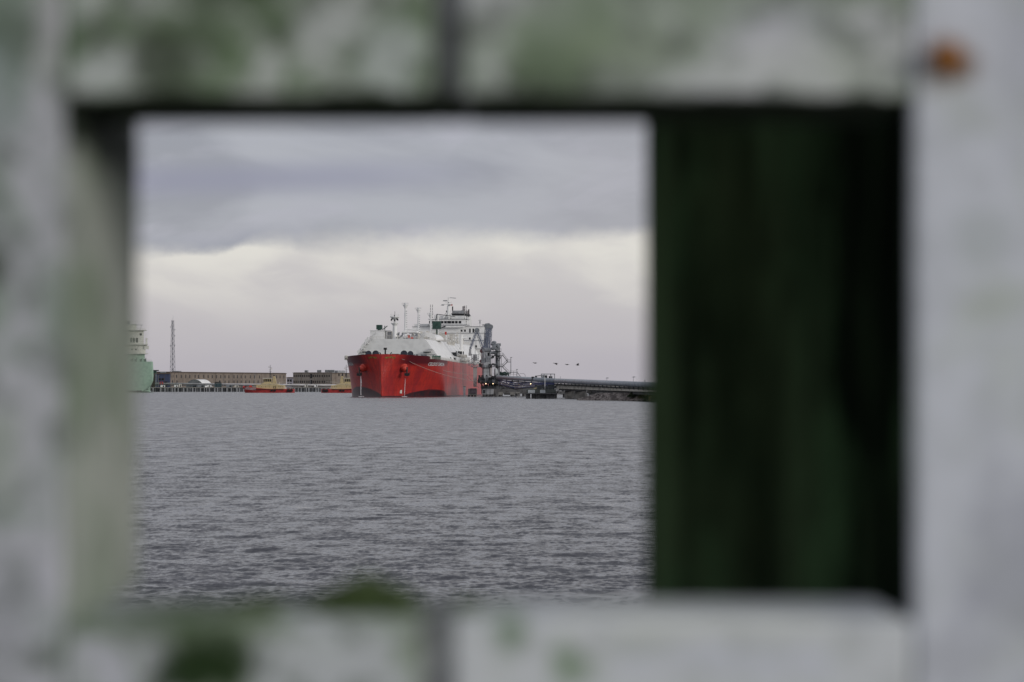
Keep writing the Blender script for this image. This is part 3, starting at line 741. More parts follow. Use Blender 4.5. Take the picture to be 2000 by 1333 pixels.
# dark arcs above the waterline, lower on the port side
port = mth('GREATER_THAN', X_, 0); y0_ = mth('ADD', 3.0, mth('MULTIPLY', port, 14.0))
k0 = mth('DIVIDE', mth('SUBTRACT', Y_, y0_), 46)
k1 = mth('SINE', mth('MULTIPLY', k0, math.pi))
inr = mth('MULTIPLY', mth('GREATER_THAN', k0, 0), mth('LESS_THAN', k0, 1))
arc = mth('MULTIPLY', mth('MULTIPLY', mth('POWER', mth('MAXIMUM', k1, .0001), .6), mth('ADD', 4.6, mth('MULTIPLY', port, -1.5))), inr)
hgt = mth('ADD', mth('ADD', arc, .55), mth('MULTIPLY', mth('SUBTRACT', nB, .5), 1.2))
dk_ = smooth(mth('SUBTRACT', hgt, Z_), -.25, .25)
arc_dark = mixc(smooth(nB, .42, .6), (.022, .014, .02, 1), (.075, .012, .016, 1))
col = mixc(dk_, col, arc_dark)
# plate seams and thin rust runs
seam = mth('MAXIMUM', mth('LESS_THAN', mth('FRACT', mth('DIVIDE', Y_, 9.0)), .018), mth('LESS_THAN', mth('FRACT', mth('DIVIDE', Z_, 3.1)), .05))
col = mixc(mth('MULTIPLY', seam, .35), col, (.16, .014, .014, 1))
mpr = N.new('ShaderNodeMapping'); mpr.inputs['Scale'].default_value = (1.1, 1.1, .07); L.new(tcn.outputs['Object'], mpr.inputs[0])
col = mixc(mth('MULTIPLY', smooth(noise(mpr.outputs[0], 1.0, 5, .6), .60, .72), .55), col, (.17, .045, .022, 1))
L.new(col, bs.inputs['Base Color'])
M['hull'] = m
hb, us = hull()
ho = hb.build('hull', M['hull'], ship, smooth=True)
# white bulwark edge at the bow, deck
dk = MB(); ys = [y for y in us if y < 283]
vs = []; 
for y in ys: vs += [(-hwid(y, 18)+.1, y, ztop(y)-1.3), (hwid(y, 18)-.1, y, ztop(y)-1.3)]
dk.add(vs, [(2*i, 2*i+1, 2*i+3, 2*i+2) for i in range(len(ys)-1)])
dk.build('deck', M['green'], ship)
# names on both bows, laid onto the plating
def hull_text(s, size, y0, z, side, sp_=1.08):
    vs, fs = text_pts(s, size); b = MB(); wd = max(p[0] for p in vs); q = []
    for (a, c) in vs:
        yy = y0+a*sp_ if side > 0 else y0+(wd-a)*sp_
        zz = z+c; q.append((side*(hwid(yy, zz)+.09), yy, zz))
    b.add(q, fs); return b.build('name_lettering', M['wpaint'], ho)
hull_text('CELSIUS CAROLINA', 2.3, 25.5, 15.5, 1, 1.35)
hull_text('CELSIUS CAROLINA', 2.1, 19, 15.6, -1, 1.0)
em = MB()
for s in (-1, 1):
    for k in range(3):
        y = .6+k*.95; z = 18.9+.25*math.sin(k*1.7)
        em.add([(s*(hwid(y, z)+.12), y, z), (s*(hwid(y+.8, z)+.12), y+.8, z), (s*(hwid(y+.8, z+.8)+.12), y+.8, z+.9), (s*(hwid(y, z+.6)+.12), y, z+.6)], [(0, 1, 2, 3)])
em.build('emblem_bars', mat('olive_gold_paint', (.28, .22, .05), .5, var=.3, scale=2), ho)
# draught marks at the stem and bow thruster mark
dm = MB()
for k in range(0):
    z = 1.6+k*1.1; dm.add([(hwid(7, z)+.1, 7, z), (hwid(7.8, z)+.1, 7.8, z), (hwid(7.8, z)+.1, 7.8, z+.4), (hwid(7, z)+.1, 7, z+.4)], [(0, 1, 2, 3)])
dm.box((hwid(14, 2.6)+.1, 14, 2.6), (.25, 1.3, 1.7), R(-40))
dm.build('draught_marks', M['offwhite'], ho)
# anchor bolsters, anchors, washing water
for s in (-1, 1):
    y = 10.0; x = s*(hwid(y, 14.0)-.3); 
    bl = MB(); c = Vector((x+s*.1, y-.2, 14.6)); d = Vector((s*1.6, -2.7, -1.2)).normalized()
    bl.tube(c-d*2.6, c+d*1.5, 2.9, 18, 1.7); bl.ell(c+d*1.5, (1.7, 1.7, 1.7), 14, 8)
    bo = bl.build('anchor_bolster', M['redp'], ho, smooth=True)
    e = c+d*2.6+Vector((s*.9, 0, -1.4))
    an = MB().tube(e+Vector((0, 0, 2.4)), e+Vector((0, -.2, -1.6)), .38, 8)
    an.prism([(-1.3, -2.3), (-1.2, -.6), (-.8, -1.2), (.8, -1.2), (1.2, -.6), (1.3, -2.3), (0, -2.7)], -.5, .5)
    n0 = len(an.v)-14
    an.v[n0:] = [(v[0]+e.x, v[1]+e.y, v[2]+e.z+.6) for v in an.v[n0:]]
    an.build('anchor', M['black'], bo)
    wj = MB(); rr = random.Random(4+s); top = e+Vector((-s*.6, -.3, -1.0)); hgt_ = top.z
    for k in range(9 if s < 0 else 3):
        a0 = rr.uniform(0, .3); a1 = rr.uniform(.35, 1)
        spd = .25+.5*a1; ox, oy = rr.gauss(0, .3)*spd, rr.gauss(0, .3)*spd
        drift = -.7*s
        p0 = top+Vector((ox*.4+drift*a0**.6, oy*.4, -hgt_*a0)); p1 = Vector((top.x+ox+drift*a1**.6, top.y+oy-.8*a1, hgt_*(1-a1)))
        wj.tube(p0, p1, .05, 4, .09, cap=False)
    for k in range(16): wj.ell((top.x+drift+rr.gauss(0, .6), top.y-.8+rr.gauss(0, .6), .15), (.35, .35, .2), 6, 4)
    wj.build('anchor_wash_water', mat('falling_water', (.72, .70, .72), .5, var=.05), bo)
# white fairlead casting at the starboard shoulder + bulwark fittings
MB().box((-23.0, 35.5, 19.4), (1.8, 4, 2.0)).box((-22.8, 33, 20.0), (1.2, 2, 1.4)).build('fairlead', M['offwhite'], ship, bevel=.2)
MB().box((20.6, 26.0, 19.6), (1.6, 1.6, 1.7)).build('fairlead', M['offwhite'], ship, bevel=.2)
# forecastle gear
fg = MB()
for (x, y, r) in ((-9.2, 20, 1.75), (-5.6, 20, 1.9), (8.6, 20, 1.9), (11.8, 20, 1.6)):
    fg.tube((x, y-.8, 21.3), (x, y+.8, 21.3), r*.75, 16).tube((x, y-1.1, 21.3), (x, y-.9, 21.3), r*.92, 16)
    fg.box((x, y, 20.2), (2.6, 2.4, 1.6))
fg.build('windlass', mat('navy_grey_paint', (.04, .045, .065), .6), ship)
ff = MB()
rr = random.Random(8)
for k in range(26):
    x = rr.uniform(-17, 18); ff.box((x, 16+abs(x)*.8, 20.6), (rr.uniform(.6, 1.6), 1, rr.uniform(.6, 1.5)))
ff.build('mooring_bitts', M['steel'], ship)
MB().tube((1.0, 8, 19.5), (1.0, 8, 23.8), .38, 8).tube((1, 8, 23.2), (1, 8, 24.2), .85, 10).bar((-.8, 8, 20), (-1.8, 8, 22), .5).bar((2.6, 8, 20), (4.2, 8, 22), .4).bb(4, 7.5, 8, 9, 20.3, 21.2).build('jackstaff_vent', M['black'], ship)
# tank cover: trapezoid front, sloping sides
TB, TT, Z0, Z1 = 21.4, 14.0, 18.2, 29.2
def trunk():
    b = MB(); st = [(52, 1.0), (236, 1.0)]; vs = []
    pf = [(-TB, Z0-2), (-TB, Z0+.8), (-TB+.4, Z0+2.1), (-TT-.6, Z1-.5), (-TT+.4, Z1), (TT-.4, Z1), (TT+.6, Z1-.5), (TB-.4, Z0+2.1), (TB, Z0+.8), (TB, Z0-2)]
    for (y, k) in st: vs += [(p[0], y, p[1]-(0.9 if y > 200 else 0)) for p in pf]
    n = len(pf); b.add(vs, [tuple(range(n)), tuple(range(2*n-1, n-1, -1))]+[(i, n+i, n+i+1, i+1) for i in range(n-1)])
    return b
tr = trunk().build('tank_cover', M['white'], ship)
det = MB()
# front face: weld ledge, brackets, catwalk steps on the sloping corners
det.bb(8.5, 19.5, 51.85, 51.99, 21.3, 21.42)
det.build('ledge', M['steel'], tr)
cw = MB()
for s in (-1, 1):
    a = Vector((s*(TB-1.4), 51.2, Z0+3.2)); b_ = Vector((s*(TT+.6), 51.2, Z1-.2))
    for (t0, t1) in ((.0, .22), (.34, .62), (.72, 1.0)) if s < 0 else ((.34, .60), (0, .08)):
        p, q = a.lerp(b_, t0), a.lerp(b_, t1)
        cw.bb(min(p.x, q.x), max(p.x, q.x), 50.0, 51.95, p.z-.1, p.z+.2)
        if s < 0: cw.prism([(p.x, p.z), (q.x, q.z), (q.x, q.z+1.5), (p.x-.5, p.z+1.4)], 50.2, 51.9)
cw.build('catwalk_steps', M['white'], tr)
ub = MB()
for (x0, x1, z) in ((-17.8, -15.4, 23.0), (13.6, 17.2, 22.9), (19.2, 20.6, 19.3), (-21, -19.6, 19.8)): ub.bb(x0, x1, 49.8, 51.9, z-.5, z-.12)
ub.build('bracket', M['steel_d'], tr)
lm_ = MB()
for (x0, z0_) in ((-19.5, 21.8), (-15.5, 26.0), (-14, 28.6)): lm_.rail([(x0, 50.4, z0_), (x0+3.2, 50.4, z0_+2.6)], 1.3, 1.0, .07)
lm_.build('stair_railing', M['galv'], tr)
# railings on the trunk edges
rl = MB().rail([(-TT, 52.3, Z1), (TT, 52.3, Z1)], 1.3, 1.6, .06, 2).rail([(TT, 52.3, Z1), (TT, 230, Z1-.8)], 1.3, 3, .07, 2).rail([(-TT, 52.3, Z1), (-TT, 150, Z1-.3)], 1.3, 3, .07, 2)
rl.build('trunk_railing', M['offwhite'], ship)
rl = MB()
for (ya, yb) in ((27, 240),):
    pts = [(hwid(y, 18)-.25, y, ztop(y)-.1) for y in range(ya, yb, 6)]
    rl.rail(pts, 1.25, 1.6, .06, 3)
rl.build('side_railing', M['offwhite'], ship)
gw = MB()
for k in range(6): gw.box((hwid(28+k*3, 18)-1.6, 28+k*3, 19.3), (1.6, 1.9, 2.2)).tube((hwid(28+k*3, 18)-.6, 29+k*3, 18), (hwid(28+k*3, 18)-.6, 29+k*3, 20.6), .35, 6)
gw.build('mooring_winches', mat('winch_green_paint', (.035, .13, .09), .5, var=.35, scale=1.5), ship)
# trunk top equipment
dh = MB().bb(-14.6, -7.2, 56, 64, Z1, Z1+4.3).bb(-14.9, -4.4, 55.6, 64.4, Z1+4.3, Z1+4.55).build('deck_house', M['white'], ship, bevel=.1)
d_ = MB().bb(-6.2, -3.8, 58, 61, Z1, Z1+4.0).bb(-3.4, -2.6, 56, 57, Z1, Z1+2.4)
d_.build('stair_house', M['offwhite'], ship)
MB().bb(-6.0, -4.0, 57.9, 57.99, Z1+.4, Z1+1.7).bb(-6.0, -4.0, 57.9, 57.99, Z1+2.2, Z1+3.5).build('stair_opening', M['galv'], ship)
MB().box((-10.2, 58, Z1+6.1), (2.9, 2.4, 2.4)).tube((-10.2, 58, Z1+4.5), (-10.2, 58, Z1+5.2), .9, 8).bar((-8.6, 58, Z1+4.8), (-6, 58, Z1+6.8), .5).bar((-7.4, 58, Z1+4.5), (-7.4, 58, Z1+6.9), .45).build('crane_head', M['green'], ship, bevel=.3)
# front mast (two radar platforms)
fm = MB(); X, Y = -1.9, 56; zc = lambda py: PZ(py, 1446)
fm.tube((X, Y, Z1), (X, Y, zc(632)), 1.25, 12, 1.0).tube((X, Y, zc(632)), (X, Y, zc(615)), .6, 8, .3)
fo = fm.build('foremast', M['white'], ship)
pf = MB()
for py, ww in ((632.5, 3.1), (620, 3.9)):
    pf.tube((X, Y, zc(py)-1.2), (X, Y, zc(py)), .9, 12, ww*.6); pf.tube((X, Y, zc(py)), (X, Y, zc(py)+.3), ww*.64, 12)
    pf.rail([(X-ww*.5, Y-ww*.4, zc(py)+.2), (X+ww*.5, Y-ww*.4, zc(py)+.2)], 1.0, .8, .05)
for sgn in (-1, 1): pf.bar((X+sgn*1.9, Y, zc(620)), (X+sgn*1.9, Y, zc(613)), .25)
pf.build('mast_platform', M['white'], fo)
for px_, pz_ in ((-1.3, 624), (1.3, 624), (0, 626), (-1.6, 625.5), (1.7, 625), (0, 617)): MB().box((X+px_, Y-1.3, zc(pz_)), (.6, .5, .9)).build('mast_light', M['steel_d'], fo)
MB().bar((X, Y, zc(615)), (X, Y, zc(608.5)), .2).build('antenna', M['steel_d'], fo)
# vent masts
def vent(X, Y, pyt, r=.75, lab=True):
    D = 1390+Y*.993; zt = PZ(pyt, D); v = MB()
    v.tube((X, Y, Z1-1), (X, Y, zt-5), r*1.25, 10, r).tube((X, Y, zt-5), (X, Y, zt-1.5), r*.8, 10)
    v.tube((X, Y, zt-2.8), (X, Y, zt-1.2), r*.9, 12, r*2.2).tube((X, Y, zt-1.2), (X, Y, zt-.9), r*2.8, 12)
    v.ell((X, Y, zt-.5), (r*1.3, r*1.3, .8), 10, 6)
    o = v.build('vent_mast', M['white'], ship)
    q = MB().rail([(X-1.6, Y-1.4, zt-.9), (X+1.6, Y-1.4, zt-.9)], .9, .8, .05)
    for k in range(12): z = Z1+2+k*(zt-Z1-5)/12; q.box((X+r*1.4, Y-.6, z), (.35, .3, .3))
    q.build('mast_ladder', M['steel'], o)
vent(-.2, 80, 592.5, .55); vent(-.2, 125, 601.5, .52); vent(-.2, 170, 612, .52); vent(.9, 190, 615, .48)
# pipework on the trunk
pp = MB(); rr = random.Random(21)
pp.path([(1.5, 58, Z1+3.6), (8.5, 58, Z1+3.6), (10.2, 60, Z1+3.0), (10.2, 60, Z1+1.2), (8.8, 60, Z1+.9), (2, 60, Z1+.9)], .62, 10)
pp.path([(2.6, 64, Z1+5), (9, 64, Z1+5)], .35)
for x in (-11, -8.8, 6.2, 8, 9.8): pp.tube((x, 66, Z1+1.6), (x, 225, Z1+1.2), .4, 8)
for k in range(15):
    y = 70+k*10.5; pp.bb(-12, 12, y, y+.4, Z1-.4, Z1+1.1)
pp.build('deck_pipes', M['white'], ship, smooth=False)
for k in range(95):
    x = rr.uniform(-3, 14); y = rr.uniform(56, 200); h_ = rr.uniform(.8, 4.6); pv = MB()
    if rr.random() < .5: pv.tube((x, y, Z1), (x, y, Z1+h_), rr.uniform(.12, .35), 6)
    else: pv.box((x, y, Z1+h_*.5), (rr.uniform(.5, 1.6), 1.2, h_))
    pv.build('valve', M['offwhite'], ship)
for k in range(60):
    x = rr.uniform(-3, 13); y = rr.uniform(54, 80); MB().box((x, y, Z1+rr.uniform(.4, 3.4)), (rr.uniform(.3, .9), .6, rr.uniform(.3, 1.0))).build('valve_actuator', M['steel'], ship)
MB().box((5.4, 55.4, Z1+1.2), (1.1, .5, 1.3)).box((7.0, 55.4, Z1+.6), (1.2, .5, .9)).box((15.2, 120, Z1+4.1), (.9, .8, 1.6)).build('fire_box', M['redp'], ship)
# domed compressor cover with ribbed walkway
dm = MB().ell((12.5, 100, Z1-.3), (4.6, 9, 3.4), 20, 10, 0).build('dome', M['white'], ship, smooth=True)
rb_ = MB().rail([(9.5, 66, Z1-.1), (13.6, 56, Z1+1.2), (15.2, 80, Z1+.6)], 2.4, .7, .1, 3).build('walkway_rail', M['white'], ship)
MB().box((11.6, 112, Z1+8.2), (4.2, 4.2, 4.2)).tube((11.6, 112, Z1), (11.6, 112, Z1+6), .45, 8).build('crane_cab', M['green'], ship, bevel=.5)
MB().bar((11, 112, Z1+10.5), (11.6, 112, Z1+14.0), .4).bar((11.6, 112, Z1+14.0), (16, 150, Z1+13.6), .4).bar((14.2, 112, Z1+7), (16.2, 112, Z1+7.6), .8).build('crane_boom', M['steel_d'], ship)
# curved cream piping behind, tangle near manifold
for k in range(30):
    cp = MB(); y = rr.uniform(120, 200); x = rr.uniform(4, 16); h_ = rr.uniform(2, 6.5); cp.tube((x, y, Z1-1), (x, y, Z1+h_), .16, 5)
    if k % 3 == 0: cp.tube((x-3, y, Z1+h_), (x+2, y, Z1+h_), .16, 5)
    cp.build('stanchion', M['offwhite'], ship)
mf = MB()
for k in range(7):
    y = 128+k*4; mf.tube((12, y, 21.4), (21.5, y, 21.4), .55, 8).tube((21.5, y, 21.4), (22.2, y, 21.4), .85, 10).tube((16, y, 21.4), (15, y, 29), .4, 8)
mf.bb(13, 23, 124, 158, 18.6, 19.4); mf.rail([(23, 124, 19.4), (23, 158, 19.4)], 1.3, 2, .08)
mf.build('manifold_pipes', M['offwhite'], ship)
mg = MB()
for k in range(5): y = 126+k*7; mg.tube((20, y, 18), (20, y, 24), .3, 6)
mg.box((19, 118, 21.8), (4.4, 4, 2.6)).box((18.0, 150, 22.5), (3, 6, 3))
mg.build('manifold_gear', M['steel_d'], ship)
MB().prism([(15, 17.5), (23.2, 17.5), (22.6, 20.4), (17.2, 22.3), (15, 22.3)], 109, 117).build('manifold_shelter', M['white'], ship)
MB().prism([(17.2, 19.0), (22.0, 19.0), (22.0, 20.0), (17.6, 21.4)], 108.9, 108.99).build('shelter_opening', M['steel_d'], ship)
MB().bb(14.5, 16.8, 97, 100, 17.4, 21).bb(19.5, 21.2, 96, 98, 17.4, 20.4).build('deck_locker', M['green'], ship)
# port manifold crane post (white tower)
MB().tube((17.4, 165, 18), (17.4, 165, 33), .9, 10).tube((14, 165, 31.5), (20.5, 165, 31.5), .6, 8).build('hose_crane', M['white'], ship)
# accommodation block
DB = 1628
def bz(py): return PZ(py, DB)
BY = 240
ac = MB().bb(-21.0, 20.6, BY, BY+22, 17, bz(638.5)).build('accommodation', M['white'], ship)
s_ = MB()
for py in (638.5, 651.5, 665.5, 682): s_.bb(-21.2, 20.9, BY-.35, BY+22, bz(py)-.05, bz(py)+.2)
s_.bb(15.6, 15.8, BY-.05, BY-.01, 18, bz(665.5))
s_.build('deck_edges', M['galv'], ac)
def win_(pts, parent, ww=.95, wh=1.25, yy=BY):
    for (px_, py) in pts:
        X = (px_-876)/F*DB
        f = MB().bb(X-ww/2-.12, X+ww/2+.12, yy-.08, yy-.005, bz(py)-wh/2-.12, bz(py)+wh/2+.12).build('window', M['white'], parent)
        MB().bb(X-ww/2, X+ww/2, yy-.12, yy-.081, bz(py)-wh/2, bz(py)+wh/2).build('pane', M['glass'], f)
win_([(901.5, 646.3), (908, 646.3), (904.3, 661.7), (917.5, 661.7), (930, 677), (909, 676.5)], ac)
win_([(917.8, 646.3), (924.5, 646.3)], ac, .9, 2.3)
wh_ = MB().bb(-10.9, 10.2, BY-3, BY+9, bz(634.5), bz(624.6)).build('wheelhouse', M['white'], ship)
MB().bb(-11.6, 11.0, BY-3.6, BY+9.6, bz(636), bz(634.6)).build('bridge_deck', M['galv'], wh_)
MB().bb(-11.5, 10.9, BY-3.5, BY+9.5, bz(624.5), bz(623.6)).build('bridge_roof', M['galv'], wh_)
for i, (a, b_) in enumerate([(838.5, 840.5), (844.5, 848.5), (854, 859), (860.5, 867), (868.5, 873.5), (874.5, 882), (883, 888.5), (890, 895), (897, 902)]):
    X0, X1 = (a-876)/F*DB, (b_-876)/F*DB
    MB().bb(X0, X1, BY-3.12, BY-3.005, bz(632.4), bz(627.6)).build('window', M['glass'], wh_)
MB().prism([(-10, bz(640)), (9, bz(640)), (11, bz(636)), (-11, bz(636))], BY-3, BY-.4).build('bridge_support', M['white'], wh_)
MB().bb(-8.5, 9, BY, BY+6, bz(623.6), bz(617)).build('upper_bridge', M['white'], ship)
MB().rail([(-11, BY-3, bz(623.6)), (10.5, BY-3, bz(623.6))], 1.3, 1.6, .06, 2).rail([(11, BY-.5, bz(638.5)+.3), (20.5, BY-.5, bz(638.5)+.3)], 1.3, 1.6, .06, 2).rail([(-21, BY-.5, bz(638.5)+.3), (-11, BY-.5, bz(638.5)+.3)], 1.3, 1.6, .06, 2).build('bridge_railing', M['white'], ship)
MB().bb(-20, -10.9, BY+1, BY+12, bz(638.4), bz(633)).build('bridge_wing', M['white'], ship)
# radar mast
mm = MB(); Y = BY-1.5
mm.tube((0, Y, bz(624)), (0, Y, bz(598)), 1.1, 10, .8).tube((0, Y, bz(598)), (0, Y, bz(581)), .5, 8, .25)
for s in (-1, 1): mm.bar((s*2.9, Y-1, bz(622)), (0, Y, bz(608)), .8).tube((s*2.2, Y+1, bz(624)), (0, Y, bz(606)), .3, 6)
mm.bb(-3.0, 2.4, Y-1, Y+1, bz(595.4), bz(594.4)).bb(-2, 2, Y-1, Y+1, bz(591.0), bz(590.4)).bar((-3.2, Y, bz(588.3)), (-.2, Y, bz(588.8)), .35).bar((.5, Y, bz(582)), (4.2, Y, bz(583.2)), .3).bar((-4.4, Y, bz(597)), (-1, Y, bz(594)), .3)
mo = mm.build('radar_mast', M['white'], ship)
MB().bar((-2.9, Y-.5, bz(587.5)), (-.6, Y-.5, bz(587.5)), .45).bar((1.2, Y-.5, bz(582)), (4.4, Y-.5, bz(583)), .4).box((.9, Y-1, bz(596.5)), (.8, .6, .8)).box((-.3, Y-1.1, bz(622)), (.8, .5, 1.6)).build('radar_scanner', M['galv'], mo)
MB().box((1.9, Y-.3, bz(595.8)), (1.1, .08, .95)).build('red_flag', M['redp'], mo)
MB().add([(-3.9, Y, bz(594.8)), (-2.4, Y, bz(595.2)), (-2.6, Y+.05, bz(597.2)), (-4.4, Y+.05, bz(597.6))], [(0, 1, 2, 3)]).build('grey_flag', M['steel'], mo)
# signal posts with dotted insulators
for X0, zt_, zb_ in ((-9.7, 595.5, 624), (9.9, 597.5, 638)):
    sp_ = MB()
    for o in (-.55, .55): sp_.tube((X0+o, BY-2, bz(zb_)), (X0+o, BY-2, bz(zt_)), .05, 5)
    so_ = sp_.build('signal_post', M['white'], ship); q = MB()
    nl_ = int((zb_-zt_)/3)
    for k in range(nl_):
        for o in (-.55, .55): q.box((X0+o, BY-2.1, bz(zt_+1+k*3)), (.42, .3, .4))
    q.build('signal_lights', M['steel_d'], so_)
# funnel
def bf(py): return PZ(py, 1653)
fn = MB().bb(-4.2, 8.4, BY+24, BY+36, bf(640), bf(618)).build('funnel', M['white'], ship)
MB().prism([(-6.1, bf(618)), (8.0, bf(618)), (7.4, bf(613.3)), (-5.4, bf(612.6))], BY+23.5, BY+36.5).build('funnel_top', M['black'], fn)
MB().bb(-1.6, 5.6, BY+25, BY+34, bf(614.2), bf(607)).build('uptake_casing', M['galv'], fn)
st_ = MB().tube((5.2, BY+26, bf(615)), (5.2, BY+26, bf(598.6)), .85, 12).tube((4.1, BY+28, bf(615)), (4.1, BY+28, bf(606)), .6, 10).tube((7.2, BY+27, bf(615)), (7.2, BY+27, bf(607)), .7, 10)
so2 = st_.build('exhaust_stack', mat('stack_grey', (.36, .33, .34), .5), fn)
MB().tube((-1.4, BY+26, bf(614)), (-1.4, BY+26, bf(598.8)), .35, 8).tube((-4.0, BY+26, bf(613.6)), (-4.0, BY+26, bf(602.5)), .45, 8).tube((8.9, BY+20, bf(620)), (8.9, BY+20, bf(605)), .35, 8).bb(-5, -2.8, BY+24, BY+26, bf(613.6), bf(607)).build('small_exhaust', M['black'], fn)
# aerials on the block
MB().tube((17.6, BY+3, bz(638.5)), (17.6, BY+3, bz(624.5)), .14, 5).bar((16.7, BY+3, bz(626)), (18.5, BY+3, bz(626)), .3).box((17.6, BY+3, bz(630)), (.7, .5, 1.4)).build('aerial', M['galv'], ship)
MB().tube((19.7, BY+5, bz(636)), (19.7, BY+5, bz(634)), 1.0, 10).build('searchlight', M['steel_d'], ship)
# mooring lines of the ship
def line(name, label, a, b, sag, r=.07):
    pts = []
    for i in range(15):
        t = i/14; p = Vector(a).lerp(Vector(b), t); p.z -= sag*4*t*(1-t); pts.append(p)
    o = MB().path([q-Vector(a) for q in pts], r, 5).build(name, M['rope'], None); o.location = a
    tag(o, label, 'rope', 'mooring lines of the red ship'); return o
Mx = Matrix.Translation((-64.2, 1390, 0)) @ Matrix.Rotation(R(-PSI), 4, 'Z')
sh = lambda x, y, z: Mx @ Vector((x, y, z))
line('mooring_line', 'upper pale mooring line sweeping from the bow above the ship name to the jetty', sh(hwid(6, 19)+.3, 5, 18.6), P(937, 735, 1478), 1.2, .085)
line('mooring_line', 'lower pale mooring line slung from the bow below the ship name to the jetty', sh(hwid(11, 17)+.4, 10, 17.4), P(933, 745, 1440), 1.6, .085)
line('mooring_line', 'short dark mooring line dropping steeply from the hull to the jetty corner', P(913, 734.5, 1460), P(935, 757, 1440), .2, .09)
# ---------------------------------------------------------------- jetty
JD = 1450
def platform(name, label, px0, px1, pyt, D, dep, thick, piles, base=-2, m='conc_d', rail=True, cat='platform', pr=.9, group=None):
    x0, x1, zt = PX(px0, D), PX(px1, D), PZ(pyt, D); c = (x0+x1)/2
    t = thing(name, label, cat, (c, D, 0), 0, group)
    MB().bb(x0-c, x1-c, 0, dep, zt-thick, zt).build('deck', M[m], t)
    for (pp_, w_) in piles:
        x = PX(pp_, D)-c; b = MB()
        for y in (1.2, dep*.5, dep-1.2): b.tube((x, y, base), (x, y, zt-thick), w_, 10)
        b.build('pile_row', M['conc_d'], t)
    if rail: MB().rail([(x0-c+.2, .2, zt), (x1-c-.2, .2, zt)], 1.2, 1.6, .06, 2).rail([(x0-c+.2, dep-.2, zt), (x1-c-.2, dep-.2, zt)], 1.2, 1.6, .06, 2).build('railing', M['steel'], t)
    return t, c, zt
# lower working deck
t, c, zl = platform('loading_jetty', 'dark concrete jetty deck on piles beside the red ship, carrying the loading arms', 940, 1030, 759.5, JD, 34, 2.6, [(946, .9), (953, 1.1), (962, 1.5), (969, 1.5), (978, 1.0), (1001, 1.2), (1012, 1.0), (1024, 1.0)])
MB().bb(PX(938, JD)-c, PX(1022, JD)-c, 2, 30, PZ(750, JD), PZ(748.6, JD)).build('upper_deck', M['steel_d'], t)
cl_ = MB()
for px in range(940, 1024, 6):
    x = PX(px, JD)-c; cl_.bb(x-.15, x+.15, 2.2, 2.5, zl, PZ(750, JD)); cl_.bb(x-.15, x+.15, 16, 16.3, zl, PZ(750, JD))
cl_.build('columns', M['steel_d'], t)
MB().rail([(PX(938, JD)-c, 2, PZ(748.6, JD)), (PX(1022, JD)-c, 2, PZ(748.6, JD))], 1.2, 1.5, .06).build('upper_railing', M['steel'], t)
rr = random.Random(5); q = MB(); q2 = MB()
for k in range(44):
    px = rr.uniform(942, 1020); y = rr.uniform(4, 26); x = PX(px, JD)-c; h_ = rr.uniform(.6, 2.6)
    (q if k % 3 else q2).box((x, y, zl+h_/2), (rr.uniform(.5, 2.4), 1.5, h_))
q.build('deck_machinery', M['steel_d'], t); q2.build('pale_machinery', M['galv'], t)
q = MB(); q2 = MB()
for k in range(60):
    px = rr.uniform(934, 972); y = rr.uniform(4, 28); x = PX(px, JD)-c; h_ = rr.uniform(.8, 4.2); zb = PZ(748.6, JD)
    if k % 4: q.box((x, y, zb+h_/2), (rr.uniform(.3, 1.4), 1.5, h_))
    else: MB().box((x, y, zb+h_/2), (rr.uniform(.3, 1.4), 1.5, h_)).build('control_cabinet', M['galv'], t)
for k in range(12):
    px = rr.uniform(936, 975); x = PX(px, JD)-c; zb = PZ(748.6, JD); q.tube((x, 6, zb), (x, 6, zb+rr.uniform(2, 6)), .12, 5)
q.build('pump_machinery', M['steel_d'], t)
MB().bb(PX(984, JD)-c, PX(998, JD)-c, 24, 30, .8, 2.2).build('red_fender_beam', M['tugred'], t)
# white storage sheds / vans under the pipes
for k, (px0, px1, lb) in enumerate([(985, 993, 'small white van on the jetty deck left of the dark pipe stand'), (1014, 1022, 'white van on the jetty deck just left of the front dolphin')]):
    x = PX((px0+px1)/2, JD+6); w_ = PX(px1, JD)-PX(px0, JD)
    v = thing('parked_van', lb, 'van', (x, JD+8, zl), 0, 'white vans parked on the jetty deck')
    MB().prism([(-w_*.5*2, .45), (w_*.5*2, .45), (w_*.5*2, 2.1), (-w_*.62, 2.1), (-w_*.8, 1.3), (-w_*.5*2, 1.1)], -.95, .95).build('body', M['white'], v, bevel=.08)
    MB().prism([(-w_*.76, 1.35), (-w_*.35, 1.35), (-w_*.35, 1.9), (-w_*.63, 1.9)], -.98, .98).build('side_window', M['glass'], v)
    for xx in (-w_*.62, w_*.62):
        for yy in (-.98, .78): MB().tube((xx, yy, .36), (xx, yy+.2, .36), .36, 12).build('wheel', M['blackr'], v)
# hull side fender panels and dolphins beside the ship
t = thing('breasting_dolphin', 'squat grey concrete breasting dolphin with fender panel against the red hull', 'dolphin', (PX(922, 1432), 1432, 0))
MB().bb(PX(914, 1432)-PX(922, 1432), PX(931.5, 1432)-PX(922, 1432), 0, 8, PZ(772.5, 1432), PZ(759.5, 1432)).build('cap', M['conc'], t, bevel=.1)
b = MB()
for x in (-1.6, 0, 1.6): b.tube((x, 3, -2), (x, 3, PZ(772.5, 1432)), .6, 8)
b.build('piles', M['conc_d'], t)
MB().bb(-1.0, 2.2, -.5, -.02, 1.5, 4.2).build('fender_panel', mat('mauve_grey_panel', (.15, .12, .14), .8, var=.3), t)
t = thing('fender_post', 'pale upright fender post standing in the water at the left end of the jetty', 'post', (PX(907, 1425), 1425, 0))
MB().bb(-.55, .55, 0, 1.4, -2, PZ(755.5, 1425)).build('post', M['galv'], t, bevel=.1)
